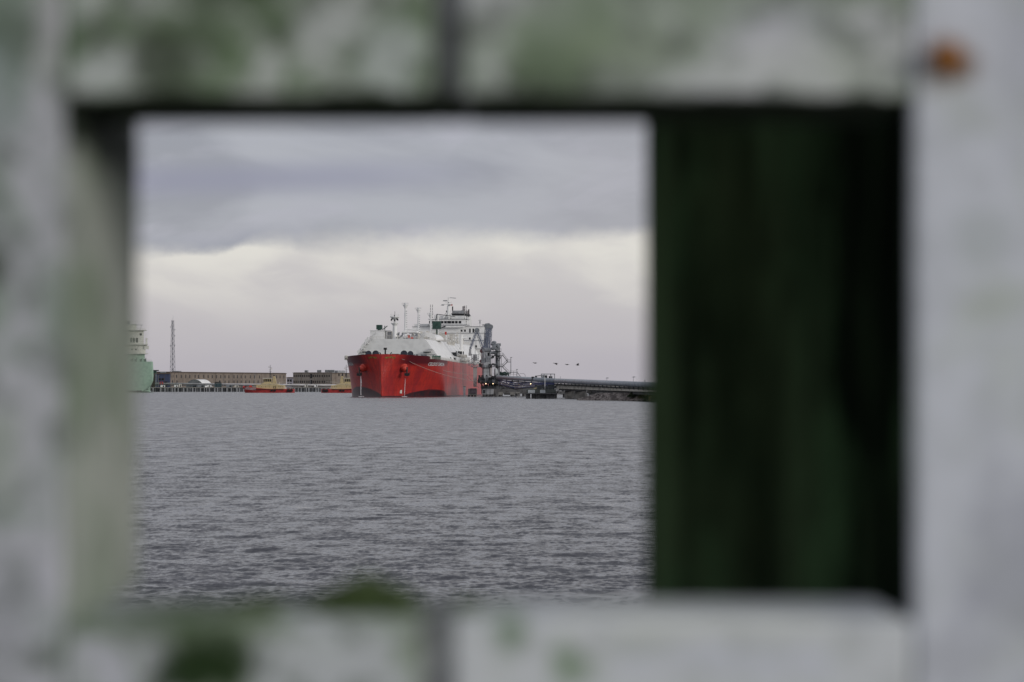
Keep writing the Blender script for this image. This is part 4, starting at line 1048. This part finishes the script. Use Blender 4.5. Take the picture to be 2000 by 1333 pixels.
MB().bb(-.7, .7, -.2, 1.6, PZ(755.5, 1425), PZ(755.5, 1425)+.3).build('cap', M['conc'], t)
t = thing('harbour_fender', 'white grey fender panel set on piles under the front edge of the jetty', 'fender', (PX(953, 1440), 1440, 0))
MB().bb(-2.9, 2.9, 0, 1.2, 1.1, 3.9).build('panel', M['galv'], t, bevel=.1)
MB().bb(-1.0, -.8, -.05, -.01, 1.2, 3.8).bb(1.0, 1.2, -.05, -.01, 1.2, 3.8).bb(-2.5, -1.4, -.05, -.01, 1.6, 3.4).build('joints', M['steel_d'], t)
MB().bb(-2.7, -2.0, .2, 1, -2, 1.1).bb(2.0, 2.7, .2, 1, -2, 1.1).build('legs', M['steel_d'], t)
# mid piles with pale caps (980-1012)
for k, px in enumerate((978, 1001, 1011)):
    t = thing('pile_cap', ['pale pile cap under the jetty nearest the ship', 'pale pile cap under the jetty left of the wider grey block', 'wide grey pile block under the jetty beside the front dolphin'][k], 'pile', (PX(px, 1438), 1438, 0), 0, 'pile caps under the jetty')
    MB().bb(-1.2, 1.2, 0, 3, .9 if k < 2 else 1.6, PZ(766, 1438)).build('cap', M['conc'], t, bevel=.06)
    MB().tube((0, 1.5, -2), (0, 1.5, 1.6), 1.3 if k == 2 else .9, 10).build('pile', M['conc_d'], t)
# gangway tower beside the hull
D = 1465; c = PX(928, D)
t = thing('gangway_tower', 'pale grey square gangway tower standing against the red hull side', 'tower', (c, D, 0))
MB().prism([(PX(924, D)-c, PZ(717, D)), (PX(924.6, D)-c, PZ(756, D)), (PX(931, D)-c, PZ(756, D)), (PX(931.6, D)-c, PZ(717, D))], 0, 3).build('shaft', mat('tower_cladding', (.36, .34, .34), .6, var=.12, scale=.3, streak=True), t)
MB().lattice((0, 1.5, PZ(717, D)), (0, 1.5, PZ(692, D)), 2.6, 6, .13).lattice((-1.8, 1.5, PZ(714, D)), (-1.8, 1.5, PZ(702, D)), 2.6, 3, .1).build('top_lattice', M['galv'], t)
MB().bb(-2.4, 2.6, -.6, 3.6, PZ(717.5, D), PZ(716.5, D)).bb(-1.2, 1.4, .3, 2.7, PZ(704, D), PZ(703, D)).build('platforms', M['steel'], t)
MB().bb(-1.0, .9, .6, 2.2, PZ(703, D), PZ(692.5, D)).tube((.0, 1.5, PZ(692.5, D)), (0, 1.5, PZ(684, D)), .12, 5).bb(3.1, 5.2, .6, 2.2, PZ(709, D), PZ(700.5, D)).build('machinery_house', M['steel'], t)
MB().bar((2.4, 0, PZ(747, D)), (4.8, 0, PZ(758, D)), .55).build('gangway', M['yellow'], t)

# loading arms
def arm(label, px, D, apex, folded=True, wob=0):
    c = PX(px, D); t = thing('marine_loader', label, 'loading arm', (c, D, PZ(748.6, D)), 0, 'marine loading arms on the jetty')
    zb = PZ(748.6, D); Z = lambda py: PZ(py, D)-zb; X = lambda p: PX(p, D)-c
    MB().tube((0, 0, 0), (0, 0, Z(684)), 1.0, 14).tube((0, 0, Z(720)), (0, 0, Z(719)), 1.3, 14).build('riser', mat('riser_grey', (.30, .32, .35), .45, var=.15, scale=.4), t, smooth=False)
    MB().bb(-.9, .9, -.9, .9, 0, .6).build('base', M['steel_d'], t)
    MB().tube((-1.0, -.5, Z(684)), (1.2, -.5, Z(684)), 1.15, 14).tube((-.2, -1.7, Z(684)), (-.2, .9, Z(684)), .95, 12).build('swivel_joint', M['steel'], t)
    ax, az_ = X(apex[0]), Z(apex[1])
    MB().lattice((0, -.5, Z(684)), (ax, -.5, az_), 1.5, 9, .09, 1.1).tube((0, -.5, Z(684)), (ax, -.5, az_), .26, 8).build('inboard_arm', M['bluesteel'], t)
    MB().tube((ax, -1.6, az_), (ax, -1.2, az_), 1.35, 20).tube((ax, .4, az_), (ax, .8, az_), 1.25, 20).tube((ax, -1.9, az_), (ax, 1.2, az_), .5, 10).build('sheave_wheel', M['steel'], t)
    if folded:
        ex, ez = X(px+wob-2.5), Z(690)
    else:
        ex, ez = X(918.5), Z(681.5)
    ob = MB().tube((ax, -1.0, az_), (ex, -1.0, ez), .28, 8).lattice((ax, -1.0, az_), (ex, -1.0, ez), 1.15, 9, .08, .8)
    o = ob.build('outboard_arm', M['bluesteel'], t)
    MB().tube((ex, -1, ez), (ex-.1, -1, ez-2.2), .6, 10).box((ex-.1, -1, ez-2.6), (1.5, 1.3, 1.1)).tube((ex-.9, -1, ez-3.2), (ex+.8, -1, ez-3.2), .45, 8).build('coupler', M['steel_d'] if folded else M['galv'], o)
    dx, dz = -(ax), -(az_-Z(684)); n = math.hypot(dx, dz); dx, dz = dx/n, dz/n
    if folded: dx, dz = .80, .25
    p = (dx*5.5, dz*5.5)
    MB().bar((0, -.5, Z(684)), (p[0], -.5, Z(684)+p[1]), .8).box((p[0], -.5, Z(684)+p[1]), (2.0, 1.5, 2.2), 0).box((p[0]+.9, -.5, Z(684)+p[1]+1.4), (1.7, 1.2, 1.2)).build('counterweight', M['steel'], t, bevel=.12)
    MB().rail([(-1.5, -1.8, Z(718)), (1.5, -1.8, Z(718))], 1.2, .8, .05).bb(-1.7, 1.7, -2, 1.8, Z(718)-.3, Z(718)).build('access_platform', M['steel_d'], t)
arm('blue grey loading arm reaching left to the ship manifold in an inverted V', 945.5, 1492, (931.5, 646), False)
arm('folded upright loading arm, leftmost of the tall cluster beside the ship', 948.5, 1500, (950.5, 637), True, -1)
arm('folded upright loading arm in the middle of the tall cluster', 952, 1514, (954, 636.5), True, 0)
arm('folded upright loading arm, rightmost of the tall cluster', 955.5, 1528, (958.3, 639), True, 1.5)
# second column with grey pipes (right of the arms)
D = 1500; c = PX(971.5, D); Z = lambda py: PZ(py, D)
t = thing('access_tower', 'grey steel access tower with platforms, ladders and zigzag stairs right of the loading arms', 'tower', (c, D, 0))
X = lambda p: PX(p, D)-c
MB().tube((0, 3, Z(748)), (0, 3, Z(673)), .75, 12).tube((X(968.5), 3, Z(748)), (X(968.5), 3, Z(694)), .3, 8).tube((X(975.5), 3, Z(748)), (X(975.5), 3, Z(672)), .25, 8).build('column', M['steel'], t)
pl = MB()
for (a, b_, py) in ((957, 982.5, 694.5), (935, 982.5, 716), (969, 979, 686), (955, 975, 741), (938, 956, 742.5)): pl.bb(X(a), X(b_), 0, 6, Z(py)-.35, Z(py))
pl.build('platforms', M['steel_d'], t)
rl = MB()
for (a, b_, py) in ((957, 982.5, 694.5), (935, 982.5, 716), (969, 979, 686), (970, 978, 676)): rl.rail([(X(a), 0, Z(py)), (X(b_), 0, Z(py))], 1.3, 1.2, .07).rail([(X(a), 6, Z(py)), (X(b_), 6, Z(py))], 1.3, 1.2, .06)
rl.build('platform_railing', M['steel'], t)
st = MB()
def flight(p, q):
    a, b_ = Vector((X(p[0]), 1, Z(p[1]))), Vector((X(q[0]), 1, Z(q[1])))
    for yy in (0, 1.4):
        o = Vector((0, yy, 0)); st.bar(a+o, b_+o, .35); st.bar(a+o+Vector((0, 0, 1.3)), b_+o+Vector((0, 0, 1.3)), .14)
        for k in range(5): m_ = a.lerp(b_, k/4)+o; st.bar(m_, m_+Vector((0, 0, 1.3)), .1)
    n = 12
    for k in range(n): m_ = a.lerp(b_, (k+.5)/n); st.box((m_.x, m_.y+.7, m_.z), (.35, 1.4, .08))
flight((982, 694.5), (991.5, 707)); flight((991.5, 707), (981, 717)); flight((981, 717), (993, 729))
st.bb(X(990), X(997.5), .5, 3, Z(707)-.3, Z(707)); st.bb(X(990), X(998), .5, 3, Z(729)-.3, Z(729))
st.rail([(X(991), .5, Z(707)), (X(997.5), .5, Z(707))], 1.2, 1, .07)
st.build('stairs', M['steel_d'], t)
cr = MB()
cr.tube((X(960), 2, Z(670)), (X(966), 2, Z(676)), .9, 10).tube((X(966), 2, Z(676)), (X(961), 2, Z(684)), .8, 10).tube((X(958), 2, Z(690)), (X(970), 2, Z(688)), .8, 10).tube((X(970), 2, Z(674)), (X(974), 2, Z(680)), 1.1, 10).tube((X(966), 2, Z(669)), (X(966), 2, Z(674)), .6, 8).ell((X(965), 2, Z(669)), (1.3, 1, .8)).ell((X(969), 2, Z(681)), (1.2, 1, 1.2))
cr.tube((X(959), 2, Z(700)), (X(964), 2, Z(697)), .6, 8).tube((X(970), 2, Z(696)), (X(974), 2, Z(700)), .9, 10)
cr.build('bent_pipes', M['steel'], t)
fr = MB()
for px in (957.5, 961, 965, 979): fr.tube((X(px), 1, Z(742)), (X(px), 1, Z(695)), .14, 5)
fr.bar((X(957), 1, Z(700)), (X(968), 1, Z(694)), .6).bar((X(974), 1, Z(706)), (X(979), 1, Z(696)), .4).bar((X(936), 1, Z(717)), (X(942), 1, Z(709)), .5)
fr.tube((X(957.8), 1, Z(734)), (X(957.8), 1, Z(717)), .55, 8)
fr.build('braces', M['steel_d'], t)
MB().tube((X(958.6), -.5, Z(735)), (X(958.6), -.5, Z(719)), .5, 8).tube((X(944.8), -.5, Z(742)), (X(944.8), -.5, Z(688)), .62, 10).tube((X(941.2), -.5, Z(712)), (X(941.2), -.5, Z(684)), .5, 10).build('white_riser', M['pipe'], t)
mc = MB(); rr = random.Random(31)
for k in range(26):
    px = rr.uniform(936, 972); py = rr.choice([713, 714, 712, 740, 739, 737, 692.5]); mc.box((X(px), rr.uniform(0, 5), Z(py)), (rr.uniform(.4, 1.6), 1, rr.uniform(.5, 1.8)))
mc.build('junction_boxes', M['steel_d'], t)
# blue-red hose reels at the lower left of the tower
mr = MB().tube((X(941), -1, Z(686)), (X(941), .5, Z(686)), 1.1, 12).tube((X(943), -1, Z(681)), (X(943), .5, Z(681)), .9, 12).tube((X(940), -1, Z(706)), (X(940), .5, Z(706)), 1.0, 12)
mr.build('hose_reel', mat('dull_maroon', (.12, .06, .07), .6), t)
t = thing('gas_drum', 'white upright rounded gas drum at the jetty end of the grey pipeline', 'tank', (PX(968.5, 1470), 1470, PZ(736, 1470)))
MB().ell((0, 0, 1.6), (1.15, 1.15, 2.9), 16, 10).build('shell', mat('tank_grey_white', (.42, .44, .46), .4, var=.05), t, smooth=True)
MB().tube((0, 0, -4), (0, 0, -.6), .5, 8).bb(-1, 1, -1, 1, -4, -3.6).build('skirt', M['steel'], t)
# posts with cameras / lamps
def post(label, px, pyt, pyb, D, r=.1, head=True, m='steel', cat='lamp post', lamp=False):
    t = thing('lamp_post', label, cat, (PX(px, D), D, PZ(pyb, D)), 0, 'slim posts along the jetty and trestle')
    h_ = PZ(pyt, D)-PZ(pyb, D); MB().tube((0, 0, 0), (0, 0, h_), r, 6, r*.7).build('pole', M[m], t)
    if head: MB().box((.25, 0, h_-.1), (.9, .35, .22)).bar((-.5, 0, h_-.25), (.7, 0, h_-.25), .1).build('lamp_head', M[m], t)
    return t
post('grey post with lamp beside the zigzag stairs', 997.8, 698, 729, 1495, .22)
post('short post with lamp right of the stairs on the valve platform', 1009, 721.5, 736, 1470, .12)
# valve platform (980-1022, y 727-735)
D = 1465; c = PX(1000, D)
t = thing('valve_platform', 'dark railed valve platform with loop ladder above the start of the grey pipeline', 'platform', (c, D, 0))
Z = lambda py: PZ(py, D); X = lambda p: PX(p, D)-c
MB().bb(X(976), X(1014), 0, 8, Z(735.5)-.3, Z(735.2)).build('deck', M['steel_d'], t)
MB().rail([(X(976), 0, Z(735.2)), (X(1010), 0, Z(735.2))], 2.0, 1.6, .09).rail([(X(995), 7, Z(731)), (X(1011), 7, Z(731))], 1.6, 1.6, .08).build('railing', M['steel_d'], t)
v = MB(); rr = random.Random(3)
for k in range(22): v.box((X(rr.uniform(977, 993)), rr.uniform(1, 7), Z(rr.uniform(727.5, 734))), (rr.uniform(.4, 1.2), 1, rr.uniform(.5, 1.5)))
v.build('valves', M['green'], t)
lp = MB().bar((X(1011), 0, Z(728.5)), (X(1017), 0, Z(736.5)), .3)
for k in range(10):
    a0, a1 = R(-90+18*k), R(-72+18*k); lp.bar((X(1021)+1.3*math.cos(a0), 0, Z(734.5)+1.2*math.sin(a0)), (X(1021)+1.3*math.cos(a1), 0, Z(734.5)+1.2*math.sin(a1)), .18)
lp.bar((X(1015), 0, Z(730.2)), (X(1021), 0, Z(730.2)), .16).bb(X(1008), X(1023.5), 0, 2, Z(736.8), Z(736.2))
lp.build('loop_ladder', M['steel_d'], t)
lg = MB()
for px in (980, 990, 1000, 1010): lg.bb(X(px)-.2, X(px)+.2, 1, 1.4, Z(748), Z(735.5))
lg.build('legs', M['steel_d'], t)
# the big pipeline sloping away to the right
A = P(972, 737.6, 1455); B = P(1086, 744.2, 1270); C = P(1300, 753.6, 1010)
t = thing('grey_pipeline', 'large pale blue grey pipeline running from the jetty to the right along the trestle', 'pipeline', A)
MB().path([Vector((0, 0, 0)), B-A, C-A], 1.05, 16).ell((0, 0, 0), (1.05, 1.05, 1.05), 12, 8).build('pipe', M['pipeb'], t, smooth=True)
bd = MB()
for k in range(40):
    p = (B-A).lerp(C-A, k/40); p2 = (B-A).lerp(C-A, k/40+.0012); bd.tube(p, p2, 1.1, 16)
bd.build('joint_bands', M['galv'], t)
un = MB()
for o, r in ((Vector((0, 1.6, -1.5)), .3), (Vector((0, .4, -1.4)), .2)): un.path([o, B-A+o, C-A+o], r, 8)
un.build('under_pipes', M['steel_d'], t)
sp_ = MB()
for k in range(26):
    p = (B-A).lerp(C-A, (k+.5)/26); sp_.bb(p.x-.2, p.x+.2, p.y-1.5, p.y+1.5, p.z-1.9, p.z-.9)
for k in range(9):
    p = (B-A)*((k+.5)/9); sp_.bb(p.x-.2, p.x+.2, p.y-1.5, p.y+1.5, p.z-3.6, p.z-.9)
sp_.build('saddles', M['steel_d'], t)
# blue pipe bundle below it near the jetty
A2 = P(974, 742, 1450)
t = thing('blue_pipes', 'bundle of dark blue and white pipes slung under the grey pipeline beside the jetty', 'pipes', A2)
for k, (dz, dy, r, mm_) in enumerate([(0, -1.2, .34, 'bluepipe'), (-.9, -1.4, .3, 'bluepipe'), (-1.5, -.6, .22, 'pipe'), (-2.1, -1.6, .26, 'bluepipe'), (-2.6, -.3, .2, 'steel_d')]):
    e = P(1082, 748.5+k*.3, 1275)-A2; e.z += 0
    MB().path([Vector((0, dy, dz)), e*.32+Vector((0, dy, dz*1.1-1.3)), e+Vector((0, dy, dz*.3))], r, 8).build('pipe', M[mm_], t, smooth=True)
# deck between jetty and dolphin
t, c, z_ = platform('walkway_deck', 'dark low walkway deck linking the jetty with the front dolphin', 1022, 1090, 764, 1330, 5, 1.0, [(1030, .5), (1050, .5), (1075, .5), (1086, .5)], rail=True)
# lamps along the edge
for k, (px, py, w_) in enumerate([(949, 749.8, 0), (963, 749.8, 0), (993.5, 749.7, 0), (1013.5, 749.8, 0), (1036.5, 750, 0)]):
    D = 1440 if px < 1024 else 1325
    t = thing('deck_lamp', ['small lit amber lamp on the jetty edge nearest the ship', 'small lit amber lamp on the jetty edge below the loading arms', 'bright lit amber lamp on the jetty edge under the pipeline start', 'small lit amber lamp below the loop ladder', 'small lit lamp on a post just left of the front dolphin'][k], 'lamp', P(px, py, D), 0, 'lit lamps on the jetty edge')
    MB().ell((0, 0, 0), (.24, .24, .24), 10, 6).build('bulb', M['lamp'], t)
    MB().tube((0, 0, -1.3), (0, 0, -.22), .06, 5).bar((0, 0, .2), (0, .9, .3), .1).build('bracket', M['steel_d'], t)
# front mooring dolphin with white panels
D = 1240; c = PX(1058, D); X = lambda p: PX(p, D)-c; Z = lambda py: PZ(py, D)
t = thing('mooring_dolphin', 'nearest dark concrete mooring dolphin with two white sign panels and thick piles', 'dolphin', (c, D, 0), 0, 'mooring dolphins by the jetty')
MB().bb(X(1025), X(1087), 0, 12, Z(770.2), Z(768.2)).build('pile_cap_slab', M['conc_d'], t)
MB().bb(X(1028), X(1086), 1, 11, Z(768.2), Z(761)).build('upper_block', mat('dolphin_concrete', (.10, .11, .105), .9, var=.3, scale=.5), t, bevel=.15)
for px, w_ in ((1031.5, 1.0), (1043, 1.1), (1052, 1.3), (1060, 1.2), (1070, 1.2), (1076, 1.2), (1083, 1.1)):
    MB().tube((X(px), 2.5, -2), (X(px), 2.5, Z(770.2)), w_, 12).tube((X(px), 9, -2), (X(px), 9, Z(770.2)), w_, 12).build('pile', M['conc_d'], t)
for a, b_ in ((1031.5, 1044.5), (1055, 1065)):
    o = MB().bb(X(a), X(b_), .80, .98, Z(768.0), Z(762.2)).build('sign_panel', M['wpaint'], t)
    q = MB()
    rr = random.Random(int(a))
    for r_ in range(3):
        xx = X(a)+.35
        while xx < X(b_)-.5:
            ww = rr.uniform(.15, .5); q.bb(xx, xx+ww, .77, .79, Z(767)+r_*.38, Z(767)+r_*.38+.17); xx += ww+.18
    q.build('panel_marks', M['galv'], o)
mc = MB(); rr = random.Random(9)
for k in range(26): mc.box((X(rr.uniform(1046, 1084)), rr.uniform(3, 9), Z(760)+rr.uniform(0, 1.3)), (rr.uniform(.4, 1.4), 1, rr.uniform(.5, 2.2)))
mc.build('mooring_hooks', M['steel_d'], t)
MB().bb(X(1070), X(1083), 4, 9, Z(761), Z(752)).build('equipment_room', mat('dark_teal_cladding', (.045, .06, .065), .7, var=.25), t)
MB().prism([(X(1042.5), Z(760)), (X(1048), Z(760)), (X(1048), Z(757)), (X(1043), Z(758.3))], 2, 4).build('cream_cover', M['cream'], t)
MB().rail([(X(1028), 1, Z(761)), (X(1086), 1, Z(761))], 1.1, 1.6, .05).build('railing', M['steel'], t)
t = post('white slender post standing on the front mooring dolphin', 1064.3, 737.5, 761, 1242, .14, False, 'white')
# second dolphin behind
t, c2, z2 = platform('mooring_dolphin', 'farther mooring dolphin on clustered dark piles below the trestle beam', 1088, 1146, 764.8, 1330, 9, 1.2, [(1103, .8), (1108, .9), (1117, 2.2), (1122, 2.0), (1128, 1.6), (1134, 1.2), (1139, 1.2), (1144, 1.0)], cat='dolphin', group='mooring dolphins by the jetty')
MB().bb(PX(1104, 1330)-c2, PX(1146, 1330)-c2, 1, 8, z2, z2+.9).build('coping', M['steel_d'], t)
# control hut above the pipeline
D = 1330; c = PX(1070, D); X = lambda p: PX(p, D)-c; Z = lambda py: PZ(py, D)
t = thing('control_hut', 'flat roofed grey open sided control hut standing behind the pipeline', 'hut', (c, D, 0))
MB().bb(X(1057), X(1084), 0, 7, Z(731.6), Z(730.3)).build('roof', M['steel'], t)
b = MB()
for px in (1057.5, 1063, 1076, 1083.3):
    for yy in (.2, 6.6): b.bb(X(px)-.16, X(px)+.16, yy, yy+.3, Z(748), Z(731.6))
b.build('posts', M['galv'], t)
MB().bb(X(1058), X(1062.5), .4, .6, Z(741), Z(733)).build('wall_panel', M['steel'], t)
MB().bb(X(1064), X(1069), 1, 5, Z(741), Z(733.5)).bb(X(1072), X(1079), 1, 5, Z(741), Z(735)).build('machinery', M['steel_d'], t)
MB().bb(X(1061.5), X(1069.5), -.1, .1, Z(732.9), Z(732.3)).bb(X(1078), X(1080), -.1, .3, Z(735.5), Z(734.2)).bb(X(1059), X(1060.2), -.1, .3, Z(736), Z(734.8)).build('light_fitting', M['wpaint'], t)
MB().bb(X(1055), X(1088), 0, 7, Z(742.2), Z(741)).bar((X(1055), 0, Z(741)), (X(1055), 0, Z(752)), .4).bar((X(1086), 0, Z(741)), (X(1086), 0, Z(752)), .4).build('floor', M['steel_d'], t)
MB().bb(X(1038), X(1043.5), 1, 3, Z(739.5), Z(736)).bb(X(1045), X(1049), 1, 3, Z(740), Z(734.5)).bar((X(1045), 1, Z(735)), (X(1057), 1, Z(734)), .35).bar((X(1038), 1, Z(737.5)), (X(1047), 1, Z(737.5)), .3).bb(X(1037), X(1055), 0, 3, Z(741.5), Z(740.5)).build('fire_monitor', M['steel_d'], t)
# trestle: beams and piers
A = P(1085, 756.3, 1280); C = P(1290, 762.3, 1020)
d = (C-A); ln = math.hypot(d.x, d.y); rz = math.atan2(d.y, d.x)
t = thing('trestle_bridge', 'long pale concrete trestle bridge carrying the pipeline down to the shore at right', 'bridge', (A.x, A.y, 0), rz)
hA, hC = A.z, C.z
def tz(x): return hA+(hC-hA)*x/ln
def slab(x0, x1, y0, y1, up, dn, m, nm):
    b = MB(); b.add([(x0, y0, tz(x0)+dn), (x1, y0, tz(x1)+dn), (x1, y1, tz(x1)+dn), (x0, y1, tz(x0)+dn), (x0, y0, tz(x0)+up), (x1, y0, tz(x1)+up), (x1, y1, tz(x1)+up), (x0, y1, tz(x0)+up)],
        [(3, 2, 1, 0), (4, 5, 6, 7), (0, 1, 5, 4), (1, 2, 6, 5), (2, 3, 7, 6), (3, 0, 4, 7)]); return b.build(nm, m, t)
bm = mat('trestle_concrete', (.5, .48, .43), .85, var=.2, scale=.15)
xm = ln*.36
slab(0, xm-.1, 0, 6, .95, -.75, bm, 'beam'); slab(xm+.1, ln, 0, 6, .9, -.8, bm, 'beam')
slab(2, xm-1, 1.2, 5, -.78, -1.5, M['conc_d'], 'girder'); slab(xm+1, ln, 1.2, 5, -.83, -1.9, M['conc_d'], 'girder')
for x in (xm, ):
    z = tz(x)
    MB().bb(x-1.4, x+1.4, -.6, 6.6, z-2.3, z-.84).build('pier_cap', M['conc'], t)
    MB().bb(x-.95, x+.95, .3, 5.7, -2, z-2.31).build('pier', M['steel'], t)
for x in (ln*.08, ln*.19):
    z = tz(x)
    MB().bb(x-.8, x+.8, 1.2, 6.2, -2, z-1.6).build('pier', M['conc_d'], t)
# thin posts along the trestle
for k, (px, pt, hd) in enumerate([(1094.5, 735.5, False), (1177.8, 743, False), (1185.2, 738, True), (1189.5, 744, False), (1200.5, 744.3, False), (1212.5, 748, False), (1237, 736, True), (1252.5, 746, False), (1259.5, 742.5, False), (1266.5, 747, False)]):
    D = 1280-(px-1085)/205*260
    post('thin dark post on the trestle, number %s' % px if False else ['thin post rising behind the pipeline right of the control hut', 'thin dark post left of the crossed lamp on the trestle', 'slim lamp post with cross arm on the trestle', 'short thin post just right of the cross arm lamp', 'short thin post midway along the right half of the trestle', 'very short post left of the tall right lamp post', 'tall slim lamp post near the right end of the trestle', 'short thin post right of the tall right lamp post', 'taller dark post at the right end of the trestle', 'last short post beside the dark frame edge'][k], px, pt, 753, D+4, .1 if px < 1250 else .2, hd)
t = thing('marker_pile', 'brown weathered marker pile standing at the water edge by the dark frame', 'pile', (PX(1268, 1060), 1060, 0))
MB().tube((0, 0, -2), (0, 0, PZ(751, 1060)), .35, 8).build('pile', mat('brown_timber', (.10, .075, .035), .9, var=.3), t)
MB().bb(-.6, .6, -.3, .3, PZ(751, 1060), PZ(750, 1060)).build('cap', M['steel_d'], t)
# rock revetment and land under the trestle
rk = MB(); rr = random.Random(77)
xa, xb = PX(1128, 1130), PX(1292, 1075)
for k in range(900):
    u = rr.random(); x = xa+(xb-xa)*u; yy = 1112-42*u; rise = min(1, u*3.5+.1)
    v = rr.random(); z = v*2.9*rise-.3; y = yy+v*7
    r = rr.uniform(.3, .85)
    b0 = len(rk.v); rk.ell((x, y, z), (r*rr.uniform(.8, 1.5), r, r*.75), 6, 4)
    for i in range(b0, len(rk.v)):
        a = rk.v[i]; rk.v[i] = (a[0]+rr.uniform(-.14, .14), a[1]+rr.uniform(-.14, .14), a[2]+rr.uniform(-.14, .14))
tag(rk.build('riprap', mat('rock', (.27, .24, .23), .9, scale=.5, var=.32, cover=(.4, .6))), 'tumbled grey brown boulders along the shore under the trestle', None, None, 'stuff')
sl = MB().prism([(xa+6, 1118), (xb, 1082), (xb+260, 1082), (xb+260, 1300), (xa+30, 1300)], -3, 1.9, 'z')
tag(sl.build('shore', mat('shore_ground', (.13, .12, .10), .95, scale=.2)), None, None, None, 'structure')
def shrub(label, px, D, w_, h_, z0, seed, cols):
    t = thing('shrub', label, 'shrub', (PX(px, D), D, z0), 0, 'low shrubs at the shore end of the trestle')
    rr = random.Random(seed); b = MB(); tw = MB()
    for k in range(12):
        tw.tube((rr.uniform(-w_, w_)*.2, 0, 0), (rr.uniform(-w_, w_)*.8, rr.uniform(-1, 1), h_*rr.uniform(.5, 1)), .07, 4, .02)
    for k in range(1500):
        a = rr.uniform(0, 6.28); q = rr.random()**.5; x = math.cos(a)*q*w_; y = math.sin(a)*q*w_*.6
        z = rr.random()*h_*(1-.55*q*q)*(.8+.25*math.sin(x*1.7+seed)); s = rr.uniform(.12, .26)
        p = Vector((x, y, z)); u = Vector((rr.gauss(0, 1), rr.gauss(0, 1), rr.gauss(0, 1))).normalized(); v = u.orthogonal()
        b.add([p-u*s, p+v*s*.5, p+u*s, p-v*s*.5], [(0, 1, 2, 3)])
    b.build('foliage', mat('shrub_leaf', cols, .9, scale=.9, var=.35), t); tw.build('stems', M['roof'], t)
shrub('dark green shrub on the rocks under the right half of the trestle', 1234, 1086, 1.8, 2.0, 1.4, 1, (.09, .11, .07))
shrub('brown green shrub beside the marker pile', 1256, 1078, 2.0, 2.3, 1.0, 2, (.17, .14, .085))
shrub('low dark shrub at the far right edge behind the frame', 1276, 1074, 2.6, 3.8, 1.0, 3, (.10, .11, .06))
# far shed under the trestle
t = thing('far_shed', 'low pale grey shed glimpsed far behind the dolphins under the trestle', 'shed', (PX(1098, 1700), 1690, 1.0))
MB().bb(-7, 7, 0, 6, -2, 2.4).build('wall', M['galv'], t); MB().prism([(-7.4, 2.4), (7.4, 2.4), (0, 3.4)], -.3, 6.3).build('roof', M['steel'], t)
for k in range(5): MB().bb(-5.5+k*2.6, -4.4+k*2.6, -.1, -.01, -.2, 1.5).build('window', M['glass'], t)

# ---------------------------------------------------------------- birds
def bird(label, px, py, span, pitch, up, ln_):
    D = 950; t0 = P(px, py, D); b = MB()
    b.ell((0, 0, 0), (.62*ln_, .17, .17), 12, 8)
    b.tube((-.5*ln_, 0, .02), (-.85*ln_, 0, .1), .11, 8, .07).ell((-.9*ln_, 0, .12), (.14, .09, .09), 8, 6).tube((-1.0*ln_, 0, .11), (-1.35*ln_, 0, .03), .05, 6, .015)
    b.add([(.55*ln_, -.08, 0), (.95*ln_, -.16, .03), (.95*ln_, .16, .03), (.55*ln_, .08, 0), (.55*ln_, -.08, .05), (.95*ln_, -.16, .05), (.95*ln_, .16, .05), (.55*ln_, .08, .05)], [(3, 2, 1, 0), (4, 5, 6, 7), (0, 1, 5, 4), (1, 2, 6, 5), (2, 3, 7, 6), (3, 0, 4, 7)])
    for s in (-1, 1):
        e1 = (-.1, s*span*.45, up*.45*span); e2 = (.25, s*span, up*span*(.55 if up > 0 else 1.0)+.0)
        vs = [(-.3, s*.1, .08), (.35, s*.1, .08), (e1[0]-.22, e1[1], e1[2]), (e1[0]+.35, e1[1], e1[2]), (e2[0]-.02, e2[1], e2[2]), (e2[0]+.16, e2[1], e2[2])]
        n = len(b.v); th = .04
        b.add(vs+[(v[0], v[1], v[2]+th) for v in vs], [(0, 1, 3, 2), (2, 3, 5, 4), (6, 8, 9, 7), (8, 10, 11, 9), (0, 2, 8, 6), (2, 4, 10, 8), (1, 7, 9, 3), (3, 9, 11, 5), (4, 5, 11, 10), (0, 6, 7, 1)])
    o = b.build('bird', mat('dark_plumage', (.03, .028, .028), .8), None); o.location = t0; o.rotation_euler = (R(pitch), 0, R(rnd.uniform(-25, 25)))
    tag(o, label, 'bird', 'birds flying in a line over the trestle')
bird('leftmost bird gliding low with level wings over the pipeline', 1045.5, 709.5, 1.0, 0, -.05, .75)
bird('second bird from the left with drooped wings', 1086, 710.3, 1.1, 8, -.35, .85)
bird('third bird from the left, thin and level', 1108, 712.6, 1.0, 0, -.03, .7)
bird('rightmost bird, darkest, with wings raised', 1128.5, 713.6, 1.2, 12, .55, .6)
